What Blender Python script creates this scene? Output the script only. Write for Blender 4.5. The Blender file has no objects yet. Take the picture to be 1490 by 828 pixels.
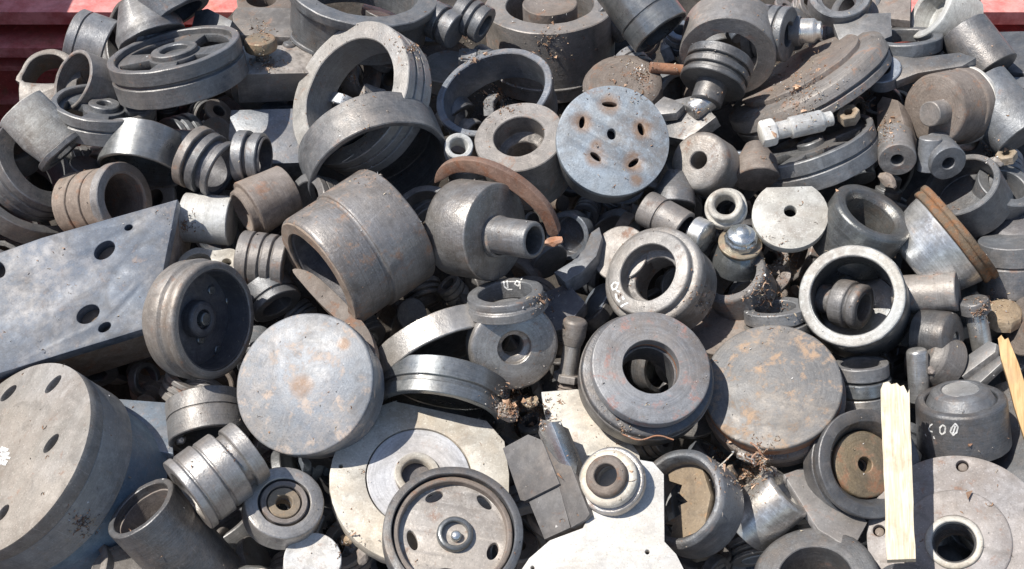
import bpy, bmesh, math, random
from mathutils import Vector, Matrix, noise as mnoise
from bpy_extras import mesh_utils
random.seed(11)
R = math.radians
scene = bpy.context.scene
COL = scene.collection
# ---------------------------------------------------------------- camera
W, H, FPX, DIST, PITCH = 1490.0, 828.0, 1800.0, 1.8, R(45)
Fw = Vector((0, math.cos(PITCH), -math.sin(PITCH)))
Up = Vector((0, math.sin(PITCH), math.cos(PITCH)))
Rt = Vector((1, 0, 0))
CAM = -Fw * DIST
cd = bpy.data.cameras.new('camera'); cam = bpy.data.objects.new('camera', cd); COL.objects.link(cam)
cam.matrix_world = Matrix.Translation(CAM) @ Matrix((Rt, Up, -Fw)).transposed().to_4x4()
cd.sensor_fit = 'HORIZONTAL'; cd.angle = 2 * math.atan(W / 2 / FPX); cd.clip_end = 500; cd.clip_start = .02
scene.camera = cam
# ---------------------------------------------------------------- sky and sun
SD = (Rt * -.50 + Up * .60 - Fw * .62).normalized()        # towards the sun
sl = bpy.data.lights.new('sun', 'SUN'); sl.energy = 4.6; sl.angle = R(.5); sl.color = (1, .955, .88)
so = bpy.data.objects.new('sun', sl); COL.objects.link(so)
so.rotation_euler = SD.to_track_quat('Z', 'Y').to_euler()
wd = bpy.data.worlds.new('World'); scene.world = wd; wd.use_nodes = True
wn = wd.node_tree; sk = wn.nodes.new('ShaderNodeTexSky'); sk.sky_type = 'NISHITA'; sk.sun_disc = False
sk.sun_elevation = math.asin(SD.z); sk.sun_rotation = math.atan2(SD.x, SD.y)
bg = wn.nodes['Background']; bg.inputs[1].default_value = .105
wn.links.new(sk.outputs[0], bg.inputs[0])
scene.view_settings.view_transform = 'Standard'; scene.view_settings.look = 'None'
scene.view_settings.exposure = 0.50; scene.view_settings.gamma = 1
scene.cycles.max_bounces = 5; scene.cycles.diffuse_bounces = 3
# ---------------------------------------------------------------- heap surface and pixel helpers
SL = R(25)
HN = (-Fw * math.cos(SL) + Up * math.sin(SL)).normalized()   # normal of the heap's mean surface
HB = HN.cross(Rt).normalized()                               # up the slope
def ray(px, py):
    return (Fw + Rt * ((px - W / 2) / FPX) + Up * ((H / 2 - py) / FPX)).normalized()
def at(px, py, h=0):
    d = ray(px, py); t = -CAM.dot(HN) / d.dot(HN)
    return CAM + d * (t - h * .001)
def frame(px, py, h, phi, r):
    P = at(px, py, h); d = ray(px, py); z = -d
    x = (Rt - z * Rt.dot(z)).normalized(); y = z.cross(x)
    a = R(phi); q = math.sqrt(max(0, 1 - r * r))
    n = (x * (q * math.cos(a)) + y * (q * math.sin(a)) + z * r).normalized()
    X = (x * -math.sin(a) + y * math.cos(a)); X = (X - n * X.dot(n)).normalized()
    Y = n.cross(X)
    M = Matrix((X, Y, n)).transposed().to_4x4(); M.translation = P
    s = (P - CAM).dot(Fw) / FPX
    return M, s
def topl(M, px, py, depth=0.0):
    """pixel -> local xy (metres) on the plane z=-depth(m) of frame M"""
    d = ray(px, py); n = M.col[2].to_3d(); o = M.translation - n * depth
    t = (o - CAM).dot(n) / d.dot(n)
    p = M.inverted() @ (CAM + d * t)
    return Vector((p.x, p.y))
# ---------------------------------------------------------------- materials
MATS = {}
def metal(name, c1, c2, rust=.2, rough=.5, met=.3, turn=.26, bump=.42, rc=(.17, .085, .05), dirt=.62, dc=(.15, .115, .09), scale=1.0, spots=None, jit=.14):
    if name in MATS: return MATS[name]
    m = bpy.data.materials.new(name); MATS[name] = m; m.use_nodes = True
    nt = m.node_tree; N = nt.nodes; Lk = nt.links.new; b = N['Principled BSDF']
    def nd(t, **k):
        n = N.new(t)
        for a, v in k.items(): setattr(n, a, v)
        return n
    def mth(op, a, b2=None, c=None, clamp=False):
        n = nd('ShaderNodeMath', operation=op); n.use_clamp = clamp
        for i, v in enumerate((a, b2, c)):
            if v is None: continue
            if isinstance(v, (int, float)): n.inputs[i].default_value = v
            else: Lk(v, n.inputs[i])
        return n.outputs[0]
    def mix(f, a, b2, bt='MIX'):
        n = nd('ShaderNodeMix', data_type='RGBA', blend_type=bt)
        for i, v in ((0, f), (6, a), (7, b2)):
            if isinstance(v, (int, float)): n.inputs[i].default_value = v
            elif isinstance(v, tuple): n.inputs[i].default_value = (*v, 1)
            else: Lk(v, n.inputs[i])
        return n.outputs[2]
    def rmp(v, a, b2, lo=0., hi=1.):
        n = nd('ShaderNodeMapRange'); n.clamp = True
        Lk(v, n.inputs[0]); n.inputs[1].default_value = a; n.inputs[2].default_value = b2
        n.inputs[3].default_value = lo; n.inputs[4].default_value = hi
        return n.outputs[0]
    tc = nd('ShaderNodeTexCoord'); oi = nd('ShaderNodeObjectInfo')
    off = nd('ShaderNodeVectorMath', operation='SCALE'); cx = nd('ShaderNodeCombineXYZ')
    Lk(oi.outputs['Random'], cx.inputs[0]); Lk(oi.outputs['Random'], cx.inputs[1]); cx.inputs[2].default_value = .37
    Lk(cx.outputs[0], off.inputs[0]); off.inputs[3].default_value = 13.
    add = nd('ShaderNodeVectorMath', operation='ADD'); Lk(tc.outputs['Object'], add.inputs[0]); Lk(off.outputs[0], add.inputs[1])
    def noise(sc, det=6., ro=.6, vec=None, dist=0.):
        n = nd('ShaderNodeTexNoise'); n.inputs['Scale'].default_value = sc * scale; n.inputs['Detail'].default_value = det
        n.inputs['Roughness'].default_value = ro; n.inputs['Distortion'].default_value = dist
        Lk(vec if vec else add.outputs[0], n.inputs['Vector']); return n.outputs[0]
    n1 = noise(16, 6, .62, dist=.6); n2 = noise(75, 7, .7); n3 = noise(38, 9, .72, dist=.3); n4 = noise(420, 3, .6); n5 = noise(9, 5, .6)
    sep = nd('ShaderNodeSeparateXYZ'); Lk(tc.outputs['Object'], sep.inputs[0])
    rad = mth('SQRT', mth('ADD', mth('MULTIPLY', sep.outputs[0], sep.outputs[0]), mth('MULTIPLY', sep.outputs[1], sep.outputs[1])))
    cr = nd('ShaderNodeCombineXYZ'); Lk(mth('MULTIPLY', rad, 9.), cr.inputs[0]); Lk(mth('MULTIPLY', sep.outputs[2], 9.), cr.inputs[1])
    Lk(mth('MULTIPLY', oi.outputs['Random'], 9.), cr.inputs[2])
    nt1 = noise(62, 4, .75, vec=cr.outputs[0])
    base = mix(rmp(n1, .36, .64), c1, c2)
    base = mix(mth('MULTIPLY', rmp(n2, .35, .7), .55), base, tuple(min(1, x * .55) for x in c1))
    base = mix(rmp(n2, .52, .72, 0, .5), base, tuple(min(1, x * 1.45 + .02) for x in c2))
    base = mix(rmp(nt1, .42, .68, 0, turn), base, tuple(min(1, x * 1.5 + .03) for x in c2))
    base = mix(rmp(nt1, .50, .30, 0, turn * .8), base, tuple(x * .45 for x in c1))
    dm = mth('MULTIPLY', rmp(n5, .42, .62), rmp(n2, .38, .58, .15, 1)); base = mix(mth('MULTIPLY', dm, dirt), base, dc)
    rm = rmp(n3, .66 - .30 * rust, .74 - .24 * rust, 0, min(1, .35 + rust)); base = mix(rm, base, mix(n2, rc, tuple(min(1, x * 1.9) for x in rc)))
    sp = rmp(n4, .60, .72, 0, .4); base = mix(sp, base, tuple(min(1, x * 1.7 + .05) for x in c2))
    sp2 = rmp(n4, .41, .30, 0, .5); base = mix(sp2, base, tuple(x * .3 for x in c1))
    n6 = noise(24, 8, .68, dist=.8); oil = mth('MULTIPLY', rmp(n6, .52, .66), min(1., dirt * .75))
    base = mix(oil, base, tuple(x * .38 for x in c1))
    # thin scratches
    w = nd('ShaderNodeTexNoise'); w.inputs['Scale'].default_value = 1; w.inputs['Detail'].default_value = 2
    mp = nd('ShaderNodeMapping'); Lk(add.outputs[0], mp.inputs[0]); mp.inputs['Scale'].default_value = (30, 900, 30); mp.inputs['Rotation'].default_value = (.3, .2, .7)
    Lk(mp.outputs[0], w.inputs['Vector']); base = mix(rmp(w.outputs[0], .68, .74, 0, .22), base, tuple(min(1, x * 1.8 + .05) for x in c2))
    geo = nd('ShaderNodeNewGeometry')
    edge = mth('MULTIPLY', rmp(geo.outputs['Pointiness'], .54, .62), rmp(n2, .36, .60, .1, .8))
    base = mix(edge, base, tuple(min(.8, x * 1.7 + .10) for x in c2))
    base = mix(.6, base, mix(rmp(noise(7, 3, .5, dist=.4), .38, .62), (1.04, 1., .94), (.94, 1.0, 1.07)), 'MULTIPLY')
    stain = None
    if spots:
        acc = None
        for (x, y, rr) in spots:
            dx = mth('SUBTRACT', sep.outputs[0], x); dy = mth('SUBTRACT', sep.outputs[1], y)
            dd = mth('SQRT', mth('ADD', mth('MULTIPLY', dx, dx), mth('MULTIPLY', dy, dy)))
            v = rmp(mth('ADD', dd, mth('MULTIPLY', mth('SUBTRACT', n3, .5), rr * .9)), rr, rr * .45)
            acc = v if acc is None else mth('MAXIMUM', acc, v)
        base = mix(mth('MULTIPLY', mth('MULTIPLY', acc, rmp(n2, .3, .55, .45, 1.)), .72), base, mix(n2, (.33, .20, .10), (.17, .08, .04)))
    # dust settled on the upward faces
    sn = nd('ShaderNodeSeparateXYZ'); Lk(geo.outputs['Normal'], sn.inputs[0])
    du = mth('MULTIPLY', rmp(sn.outputs[2], .25, .95), mth('MULTIPLY', rmp(n6, .38, .66, .15, 1.), rmp(n2, .3, .62, .35, 1.)))
    du = mth('MULTIPLY', du, min(.4, dirt * .45)); base = mix(du, base, (.185, .165, .145))
    hs = nd('ShaderNodeHueSaturation'); Lk(base, hs.inputs['Color'])
    Lk(rmp(oi.outputs['Random'], 0, 1, 1 - jit, 1 + jit), hs.inputs['Value'])
    hs.inputs['Saturation'].default_value = 1.05
    Lk(hs.outputs[0], b.inputs['Base Color'])
    Lk(mth('MULTIPLY', met, mth('MULTIPLY', mth('SUBTRACT', 1., du), mth('SUBTRACT', 1., rm))), b.inputs['Metallic'])
    ro_ = mth('ADD', rmp(n3, .3, .7, rough - .1, rough + .14), mth('MULTIPLY', mth('ADD', rm, du), .3), clamp=True); Lk(ro_, b.inputs['Roughness'])
    bp = nd('ShaderNodeBump'); bp.inputs['Strength'].default_value = bump; bp.inputs['Distance'].default_value = .0022
    hh = mth('ADD', mth('MULTIPLY', n2, 1.), mth('ADD', mth('MULTIPLY', n4, .35), mth('MULTIPLY', nt1, turn * .5)))
    Lk(hh, bp.inputs['Height']); Lk(bp.outputs[0], b.inputs['Normal'])
    return m
P_ = dict(
 grey=dict(c1=(.092,.096,.102), c2=(.165,.169,.175), met=.4, rough=.44),
 warm=dict(c1=(.14,.130,.122), c2=(.235,.218,.205), rust=.34, met=.32, rough=.48),
 mid=dict(c1=(.145,.147,.152), c2=(.24,.24,.243), rust=.2, met=.42, rough=.42),
 blue=dict(c1=(.15,.168,.195), c2=(.24,.26,.29), rust=.26, met=.5, rough=.38, turn=.2),
 steelblue=dict(c1=(.12,.17,.23), c2=(.24,.30,.38), rust=.18, met=.35, rough=.4, turn=.1),
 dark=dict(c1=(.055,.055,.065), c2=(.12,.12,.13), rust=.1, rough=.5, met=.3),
 darkgrey=dict(c1=(.075,.077,.082), c2=(.135,.137,.142), rust=.12, met=.5, rough=.40),
 brown=dict(c1=(.13,.105,.09), c2=(.215,.18,.155), rust=.35, met=.1, rough=.7),
 light=dict(c1=(.29,.275,.26), c2=(.42,.40,.38), rust=.22, met=.6, rough=.34),
 cream=dict(c1=(.46,.42,.36), c2=(.60,.56,.49), rust=.18, met=.05, rough=.55, bump=.15, dc=(.36,.29,.21), turn=.12),
 white=dict(c1=(.46,.45,.435), c2=(.57,.56,.54), rust=.06, met=.0, rough=.5, dirt=.35, bump=.12, turn=.05, dc=(.5,.46,.4)),
 chalk=dict(c1=(.38,.37,.34), c2=(.52,.51,.48), rust=.12, met=.1, rough=.6),
 rust=dict(c1=(.21,.105,.065), c2=(.31,.18,.12), rust=.7, met=.0, rough=.85, bump=.6, rc=(.20,.08,.035)),
 orange=dict(c1=(.25,.14,.06), c2=(.34,.22,.12), rust=.5, met=.0, rough=.8, bump=.6, rc=(.24,.12,.05)),
 tan=dict(c1=(.19,.14,.09), c2=(.28,.215,.145), rust=.35, met=.0, rough=.85, bump=.6, rc=(.28,.15,.07)),
 shiny=dict(c1=(.50,.49,.47), c2=(.68,.67,.65), rust=.1, met=.75, rough=.30, turn=.3, bump=.12),
 chrome=dict(c1=(.62,.66,.66), c2=(.80,.83,.83), rust=.06, met=.9, rough=.24, turn=.1, bump=.35),
 polish=dict(c1=(.15,.157,.16), c2=(.25,.262,.265), rust=.08, met=.7, rough=.30, turn=.3, bump=.10),
 brass=dict(c1=(.20,.155,.10), c2=(.29,.235,.16), rust=.55, met=.35, rough=.42),
 redpaint=dict(c1=(.42,.09,.08), c2=(.54,.15,.13), rust=.42, met=.0, rough=.55, turn=0., dirt=.25, dc=(.25,.08,.06), bump=.1, jit=.03, scale=.35),
 paint=dict(c1=(.80,.79,.77), c2=(.85,.85,.83), rust=0, met=0, rough=.7, dirt=.1, turn=0),
)
def mat(n): return metal(n, **P_[n])
def woodmat(name, c1, c2):
    m = bpy.data.materials.new(name); m.use_nodes = True; nt = m.node_tree; N = nt.nodes; b = N['Principled BSDF']; L = nt.links.new
    tc = N.new('ShaderNodeTexCoord'); mp = N.new('ShaderNodeMapping'); mp.inputs['Scale'].default_value = (60, 5, 60)
    no = N.new('ShaderNodeTexNoise'); no.inputs['Scale'].default_value = 4; no.inputs['Detail'].default_value = 6; no.inputs['Distortion'].default_value = 1.2
    L(tc.outputs['Object'], mp.inputs[0]); L(mp.outputs[0], no.inputs['Vector'])
    cr = N.new('ShaderNodeValToRGB'); cr.color_ramp.elements[0].position = .3; cr.color_ramp.elements[0].color = (*c1, 1)
    cr.color_ramp.elements[1].position = .62; cr.color_ramp.elements[1].color = (*c2, 1)
    L(no.outputs[0], cr.inputs[0]); L(cr.outputs[0], b.inputs['Base Color']); b.inputs['Roughness'].default_value = .75
    n2 = N.new('ShaderNodeTexNoise'); n2.inputs['Scale'].default_value = 22; n2.inputs['Detail'].default_value = 8; n2.inputs['Roughness'].default_value = .7
    L(tc.outputs['Object'], n2.inputs['Vector']); r2 = N.new('ShaderNodeMapRange'); L(n2.outputs[0], r2.inputs[0]); r2.inputs[1].default_value = .5; r2.inputs[2].default_value = .72; r2.inputs[4].default_value = .7
    mx = N.new('ShaderNodeMix'); mx.data_type = 'RGBA'; L(r2.outputs[0], mx.inputs[0]); L(cr.outputs[0], mx.inputs[6]); mx.inputs[7].default_value = (.30, .22, .14, 1); L(mx.outputs[2], b.inputs['Base Color'])
    bp = N.new('ShaderNodeBump'); bp.inputs['Strength'].default_value = .8; bp.inputs['Distance'].default_value = .0015
    L(no.outputs[0], bp.inputs['Height']); L(bp.outputs[0], b.inputs['Normal'])
    return m
MATS['wood'] = woodmat('wood', (.42, .34, .23), (.66, .585, .45))
MATS['woodorange'] = woodmat('woodorange', (.38, .22, .09), (.56, .37, .18))
def getmat(n): return MATS[n] if n in MATS else mat(n)
# ---------------------------------------------------------------- mesh builders (px units, scaled by s)
def chamfer(pts, c, closed):
    out = []; n = len(pts)
    for i, p in enumerate(pts):
        if not closed and i in (0, n - 1): out.append(p); continue
        a = Vector(pts[i - 1]); q = Vector(p); b = Vector(pts[(i + 1) % n])
        u = a - q; v = b - q
        if u.length < 1e-6 or v.length < 1e-6: continue
        ang = u.angle(v)
        if ang > R(155): out.append(p); continue
        k = min(c, u.length * .35, v.length * .35)
        out.append(tuple(q + u.normalized() * k)); out.append(tuple(q + v.normalized() * k))
    return out
def finish(me, ang=32):
    me.polygons.foreach_set('use_smooth', [True] * len(me.polygons)); me.set_sharp_from_angle(angle=R(ang)); me.update(); return me
def lathe(pts, closed, s, seg=88, c=1.3, wob=.0):
    pts = chamfer(pts, c, closed); n = len(pts); bm = bmesh.new(); rings = []
    ph = random.random() * 6
    for (r, d) in pts:
        if r < 1e-5: rings.append([bm.verts.new((0, 0, -d * s))]); continue
        rings.append([bm.verts.new((r * s * math.cos(2 * math.pi * k / seg) * (1 + wob * math.sin(2 * 2 * math.pi * k / seg + ph)), r * s * math.sin(2 * math.pi * k / seg), -d * s)) for k in range(seg)])
    rng = range(n) if closed else range(n - 1)
    for i in rng:
        a, b = rings[i], rings[(i + 1) % n]
        for k in range(seg):
            k2 = (k + 1) % seg
            vs = [a[k % len(a)], a[k2 % len(a)], b[k2 % len(b)], b[k % len(b)]]
            u = []
            for v in vs:
                if v not in u: u.append(v)
            if len(u) >= 3:
                try: bm.faces.new(u)
                except ValueError: pass
    bmesh.ops.recalc_face_normals(bm, faces=bm.faces)
    o_ = Vector((random.uniform(0, 9), random.uniform(0, 9), 0)); amp = .75 * s if seg > 20 else .3 * s
    for v in bm.verts:                      # worn, slightly battered surfaces
        if v.co.xy.length > 1e-5: v.co += mnoise.noise_vector(v.co * 34 + o_) * amp + mnoise.noise_vector(v.co * 120 + o_) * amp * .35
    me = bpy.data.meshes.new('m'); bm.to_mesh(me); bm.free()
    return finish(me)
def gro(Rr, L, gs=()):
    """outer profile of radius Rr, length L with grooves (from, to, depth)"""
    o = [(Rr, 0)]
    for (a, b, dp) in gs: o += [(Rr, a), (Rr - dp, a + .01), (Rr - dp, b), (Rr, b + .01)]
    return o + [(Rr, L)]
def G(outer, inner=None, blind=None, c=1.3, off=0, seg=88):
    def f(M, s):
        o = [(a, b + off) for a, b in outer]
        if inner is not None:
            inn = inner if isinstance(inner, list) else [(inner, o[-1][1]), (inner, o[0][1])]
            if isinstance(inner, list): inn = [(a, b + off) for a, b in inner]
            return lathe(inn + o, True, s, seg, c)
        if blind: ri, d = blind; pts = [(0, d + off), (ri, d + off), (ri, o[0][1])] + o + [(0, o[-1][1])]
        else: pts = [(0, o[0][1])] + o + [(0, o[-1][1])]
        return lathe(pts, False, s, seg, c)
    return f
def tube(Rr, L, ri, gs=(), **k): return G(gro(Rr, L, gs), ri, **k)
def disc(Rr, L, gs=(), **k): return G(gro(Rr, L, gs), **k)
def cup(Rr, L, ri, d, gs=(), **k): return G(gro(Rr, L, gs), None, (ri, d), **k)
def smoothloop(pts, n=4):
    out = []; m = len(pts)
    for i in range(m):
        p0, p1, p2, p3 = (Vector(pts[(i + j) % m]) for j in (-1, 0, 1, 2))
        for k in range(n):
            t = k / n
            out.append(tuple(.5 * ((2 * p1) + (p2 - p0) * t + (2 * p0 - 5 * p1 + 4 * p2 - p3) * t * t + (3 * p1 - p0 - 3 * p2 + p3) * t ** 3)))
    return out
def circ(px, py, r, n=40): return ('c', px, py, r, n)
def ell(px, py, a, b, ang): return ('e', px, py, a, b, ang)
def plate(outline, holes, t, dz=0, bev=1.2, res=None):
    """outline / holes: list of pixels, or circ(px,py,r) in the plane, ell(...) as seen in the image"""
    def f(M, s):
        def loop(o):
            if isinstance(o, tuple) and o[0] == 'c':
                c = topl(M, o[1], o[2], dz * s); return [(c.x + o[3] * s * math.cos(2 * math.pi * k / o[4]), c.y + o[3] * s * math.sin(2 * math.pi * k / o[4])) for k in range(o[4])]
            if isinstance(o, tuple) and o[0] == 'e':
                A = R(o[5]); q = []
                for k in range(28):
                    t_ = 2 * math.pi * k / 28; u = o[3] * math.cos(t_); v = o[4] * math.sin(t_)
                    q.append((o[1] + u * math.cos(A) - v * math.sin(A), o[2] - (u * math.sin(A) + v * math.cos(A))))
                return [tuple(topl(M, a, b, dz * s)) for a, b in q]
            return [tuple(topl(M, a, b, dz * s)) for a, b in o]
        cu = bpy.data.curves.new('c', 'CURVE'); cu.dimensions = '2D'; cu.fill_mode = 'BOTH'
        be = bev * s; cu.extrude = max(1e-5, t * s / 2 - be); cu.bevel_depth = be; cu.bevel_resolution = 1; cu.offset = -be
        for lp in [outline] + list(holes):
            pts = loop(lp); sp = cu.splines.new('POLY'); sp.points.add(len(pts) - 1); sp.use_cyclic_u = True
            for p, q in zip(sp.points, pts): p.co = (q[0], q[1], 0, 1)
        ob = bpy.data.objects.new('c', cu); COL.objects.link(ob); bpy.context.view_layer.update()
        me = bpy.data.meshes.new_from_object(ob.evaluated_get(bpy.context.evaluated_depsgraph_get()))
        bpy.data.objects.remove(ob); bpy.data.curves.remove(cu)
        me.transform(Matrix.Translation((0, 0, -(dz + t / 2) * s)))
        bm = bmesh.new(); bm.from_mesh(me); bmesh.ops.remove_doubles(bm, verts=bm.verts, dist=1e-6)
        bmesh.ops.recalc_face_normals(bm, faces=bm.faces); bm.to_mesh(me); bm.free()
        return finish(me, 30)
    FLAT.add(f); return f
def rough_mesh(me, amp, s, sc=60):
    from mathutils import noise
    for v in me.vertices: v.co += Vector(noise.noise_vector(v.co * sc)) * amp * s
    return me
ALL = {}
def tagit(o, label, cat, group=None, kind=None):
    if label: o['label'] = label
    if cat: o['category'] = cat
    if group: o['group'] = group
    if kind: o['kind'] = kind
def mk(name, me, m, parent=None, mtx=None):
    me.name = name; o = bpy.data.objects.new(name, me); COL.objects.link(o)
    me.materials.clear(); me.materials.append(m if not isinstance(m, str) else getmat(m))
    if parent: o.parent = parent
    if mtx is not None:
        if parent: o.matrix_local = mtx
        else: o.matrix_world = mtx
    return o
FLAT = set()
def fm(p):
    m = p[2]
    if p[1] in FLAT and isinstance(m, str) and m in P_:
        return metal(m + '_flat', **{**P_[m], 'turn': 0., 'bump': .22})
    return m
def O(name, label, cat, px, py, h, phi, r, parts, group=None, key=None):
    M, s = frame(px, py, h, phi, r)
    if len(parts) == 1:
        p = parts[0]; o = mk(name, p[1](M, s), fm(p), None, M)
    else:
        o = bpy.data.objects.new(name, None); COL.objects.link(o); o.matrix_world = M; o.empty_display_size = .02
        for p in parts:
            loc = Matrix.Identity(4); M2, s2 = M, s
            opt = p[3] if len(p) > 3 else {}
            if 'pos' in opt:          # offset in the plane of the thing, from a pixel, at a depth
                dz = opt.get('dz', 0) * s; c = topl(M, *opt['pos'], dz); loc = Matrix.Translation((c.x, c.y, -dz))
            elif 'dz' in opt: loc = Matrix.Translation((0, 0, -opt['dz'] * s))
            elif 'own' in opt:
                M2, s2 = frame(*opt['own']); loc = M.inverted() @ M2
            c = mk(p[0], p[1](M2, s2), fm(p), o, loc)
            if 'label' in opt: c['label'] = opt['label']
    tagit(o, label, cat, group)
    ALL[key or name] = o
    return o
def rod(x0, y0, x1, y1, r):
    """frame arguments of a rod whose near end is (x0,y0) and far end (x1,y1)"""
    phi = math.degrees(math.atan2(-(y0 - y1), x0 - x1)); L = math.hypot(x0 - x1, y0 - y1) / math.sqrt(1 - r * r)
    return phi, L
def box(w, hgt, L, off=(0, 0), bev=1.5, ang=0):
    """box w (image-right) x hgt (image-up) as seen, depth L"""
    def f(M, s):
        bm = bmesh.new(); bmesh.ops.create_cube(bm, size=1)
        for v in bm.verts: v.co = Vector(((v.co.x * w + off[0]) * s, (v.co.y * hgt + off[1]) * s, (v.co.z - .5) * L * s))
        bmesh.ops.bevel(bm, geom=list(bm.edges), offset=bev * s, segments=2, affect='EDGES', clamp_overlap=True)
        me = bpy.data.meshes.new('m'); bm.to_mesh(me); bm.free(); return finish(me)
    return f
metal('cupmat', (.22, .205, .19), (.31, .29, .27), rust=.3, met=.3, rough=.45, turn=.3, jit=0)
metal('flangepink', (.24, .218, .208), (.335, .31, .298), rust=.3, met=.15, rough=.55, turn=0, bump=.3, jit=0)
metal('rimrust', (.19, .145, .11), (.29, .23, .185), rust=.45, met=0, rough=.8, turn=0, jit=0)
# ---------------------------------------------------------------- container walls, ground, heap
def extrude_profile(prof, x0, x1, name, m, label, cat):
    bm = bmesh.new(); A = [bm.verts.new((x0, y, z)) for y, z in prof]; B = [bm.verts.new((x1, y, z)) for y, z in prof]
    for i in range(len(prof)):
        j = (i + 1) % len(prof); bm.faces.new((A[i], A[j], B[j], B[i]))
    bm.faces.new(A); bm.faces.new(B[::-1]); bmesh.ops.recalc_face_normals(bm, faces=bm.faces)
    me = bpy.data.meshes.new(name); bm.to_mesh(me); bm.free()
    o = mk(name, me, m); tagit(o, label, cat); return o
ZT = -.052
pr = [(2.6, ZT), (.80, ZT), (.80, ZT - .028), (.85, ZT - .034), (.85, ZT - .060), (.775, ZT - .066), (.775, ZT - .088), (.85, ZT - .100)]
z = ZT - .135
while z > -.72: pr += [(.85, z), (.825, z - .008), (.825, z - .020), (.85, z - .028)]; z -= .085
bw = extrude_profile(pr + [(.85, -.75), (2.6, -.75)], -1.35, 1.9, 'container_wall', 'redpaint', 'ribbed red painted steel container wall behind the whole heap', 'container wall')
lw = extrude_profile([(-1.6, -.75), (-1.6, .46), (1.6, .46), (1.6, ZT + .002), (.79, ZT + .002), (.79, -.75)], -1.22, -1.16, 'container_wall', 'redpaint', 'plain red steel side wall of the container, past the dark arch cap', 'container wall')
gm = metal('groundmat', (.12, .10, .085), (.20, .17, .14), rust=.3, rough=.9, met=0, turn=0, scale=.3)
bm = bmesh.new(); bmesh.ops.create_grid(bm, x_segments=2, y_segments=2, size=60)
me = bpy.data.meshes.new('ground'); bm.to_mesh(me); bm.free(); me.transform(Matrix.Translation((0, 0, -.76)))
tagit(mk('ground', me, gm), None, None, None, 'structure')
from mathutils import noise as mn
def heap_depth(a, b):
    d = .205 + .030 * mn.noise(Vector((a * 5, b * 5, 1.3))) + .018 * mn.noise(Vector((a * 17, b * 17, 4)))
    # the heap falls away towards the container walls
    d += 3.5 * max(0, b - .70)
    d += 3.2 * max(0, (-a - .69) + (b - .43) * .9) ** 1.15 * (1 if a < 0 else 0)
    d += .9 * max(0, (-a - .95))+ 1.2 * max(0, a - 1.1)
    d += 4 * max(0, b - .50) * max(0, min(1, (a - .68) / .08))
    return d
bm = bmesh.new(); NX, NY = 190, 150; vs = []
for j in range(NY + 1):
    for i in range(NX + 1):
        a = -1.3 + 2.9 * i / NX; b = -.95 + 1.85 * j / NY
        p = Rt * a + HB * b - HN * heap_depth(a, b)
        p.z = max(p.z, -.80); vs.append(bm.verts.new(p))
for j in range(NY):
    for i in range(NX): bm.faces.new((vs[j * (NX + 1) + i], vs[j * (NX + 1) + i + 1], vs[(j + 1) * (NX + 1) + i + 1], vs[(j + 1) * (NX + 1) + i]))
me = bpy.data.meshes.new('heap_terrain'); bm.to_mesh(me); bm.free()
hm = metal('heapmat', (.012, .011, .010), (.035, .029, .024), rust=.3, rough=.85, met=.0, turn=0, bump=1., rc=(.06, .03, .018), dc=(.045, .036, .028))  # dark turnings, coloured near black to stand for shade in the gaps
hp = mk('terrain', finish(me, 80), hm); tagit(hp, 'dark bed of turnings and scrap under the parts, deepened for gap shade', None, None, 'structure')

# ---------------------------------------------------------------- the scrap parts, from the top edge of the heap down
GT = 'machined metal parts piled in the container'
metal('ringwarm', (.26, .245, .225), (.36, .34, .315), rust=.25, met=.35, rough=.45, jit=0)
# --- upper corner by the container wall
arch = [(28, 148), (27, 130)] + smoothloop([(28, 120), (31, 100), (42, 83), (58, 74), (78, 71), (98, 78), (110, 92), (112, 116)])[:29] + [(110, 130), (108, 148)]
O('arched_housing', 'arched grey bearing housing with flat foot standing against the red wall', 'bearing housing', 70, 110, -20, 120, .86,
  [('cap', plate(arch, [smoothloop([(36, 119), (38, 101), (48, 87), (63, 80), (80, 80), (93, 88), (99, 102), (97, 119)])], 46), 'warm')])
O('pipe_elbow', 'pinkish worn pipe elbow leaning on the red wall behind the dark open sleeve', 'pipe elbow', 164, 74, -60, -20, .30,
  [('elbow', tube(44, 56, 38, [(40, 42, 2)]), 'mid')])
O('sleeve', 'open dark mouthed sleeve standing between the arched cap and the spoked pulley', 'sleeve', 105, 116, 22, 158, .50,
  [('body', cup(46, 62, 40, 50), 'warm')])
O('housing', 'broad grey housing ring standing on edge above the wide spoked pulley', 'housing', 176, 52, -30, 168, .42,
  [('body', tube(54, 72, 46, [(10, 14, 2)]), 'grey')])
O('conical_cap', 'pale conical cap lying in the housing behind the spoked pulley', 'cap', 222, 58, -32, -70, .30,
  [('cap', G([(50, 0), (50, 14), (26, 62)]), 'mid')])
O('drum', 'grey drum lying on its side at the upper rim above the conical cap', 'drum', 262, 22, -20, -60, .25,
  [('body', cup(50, 95, 36, 30), 'grey')])
O('wedge_block', 'pale scratched wedge block pushed behind the wide spoked pulley', 'block', 300, 40, -30, 130, .7,
  [('block', plate([(276, 50), (284, 16), (302, 12), (338, 30), (330, 52), (290, 62)], [], 60), 'grey')])
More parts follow.
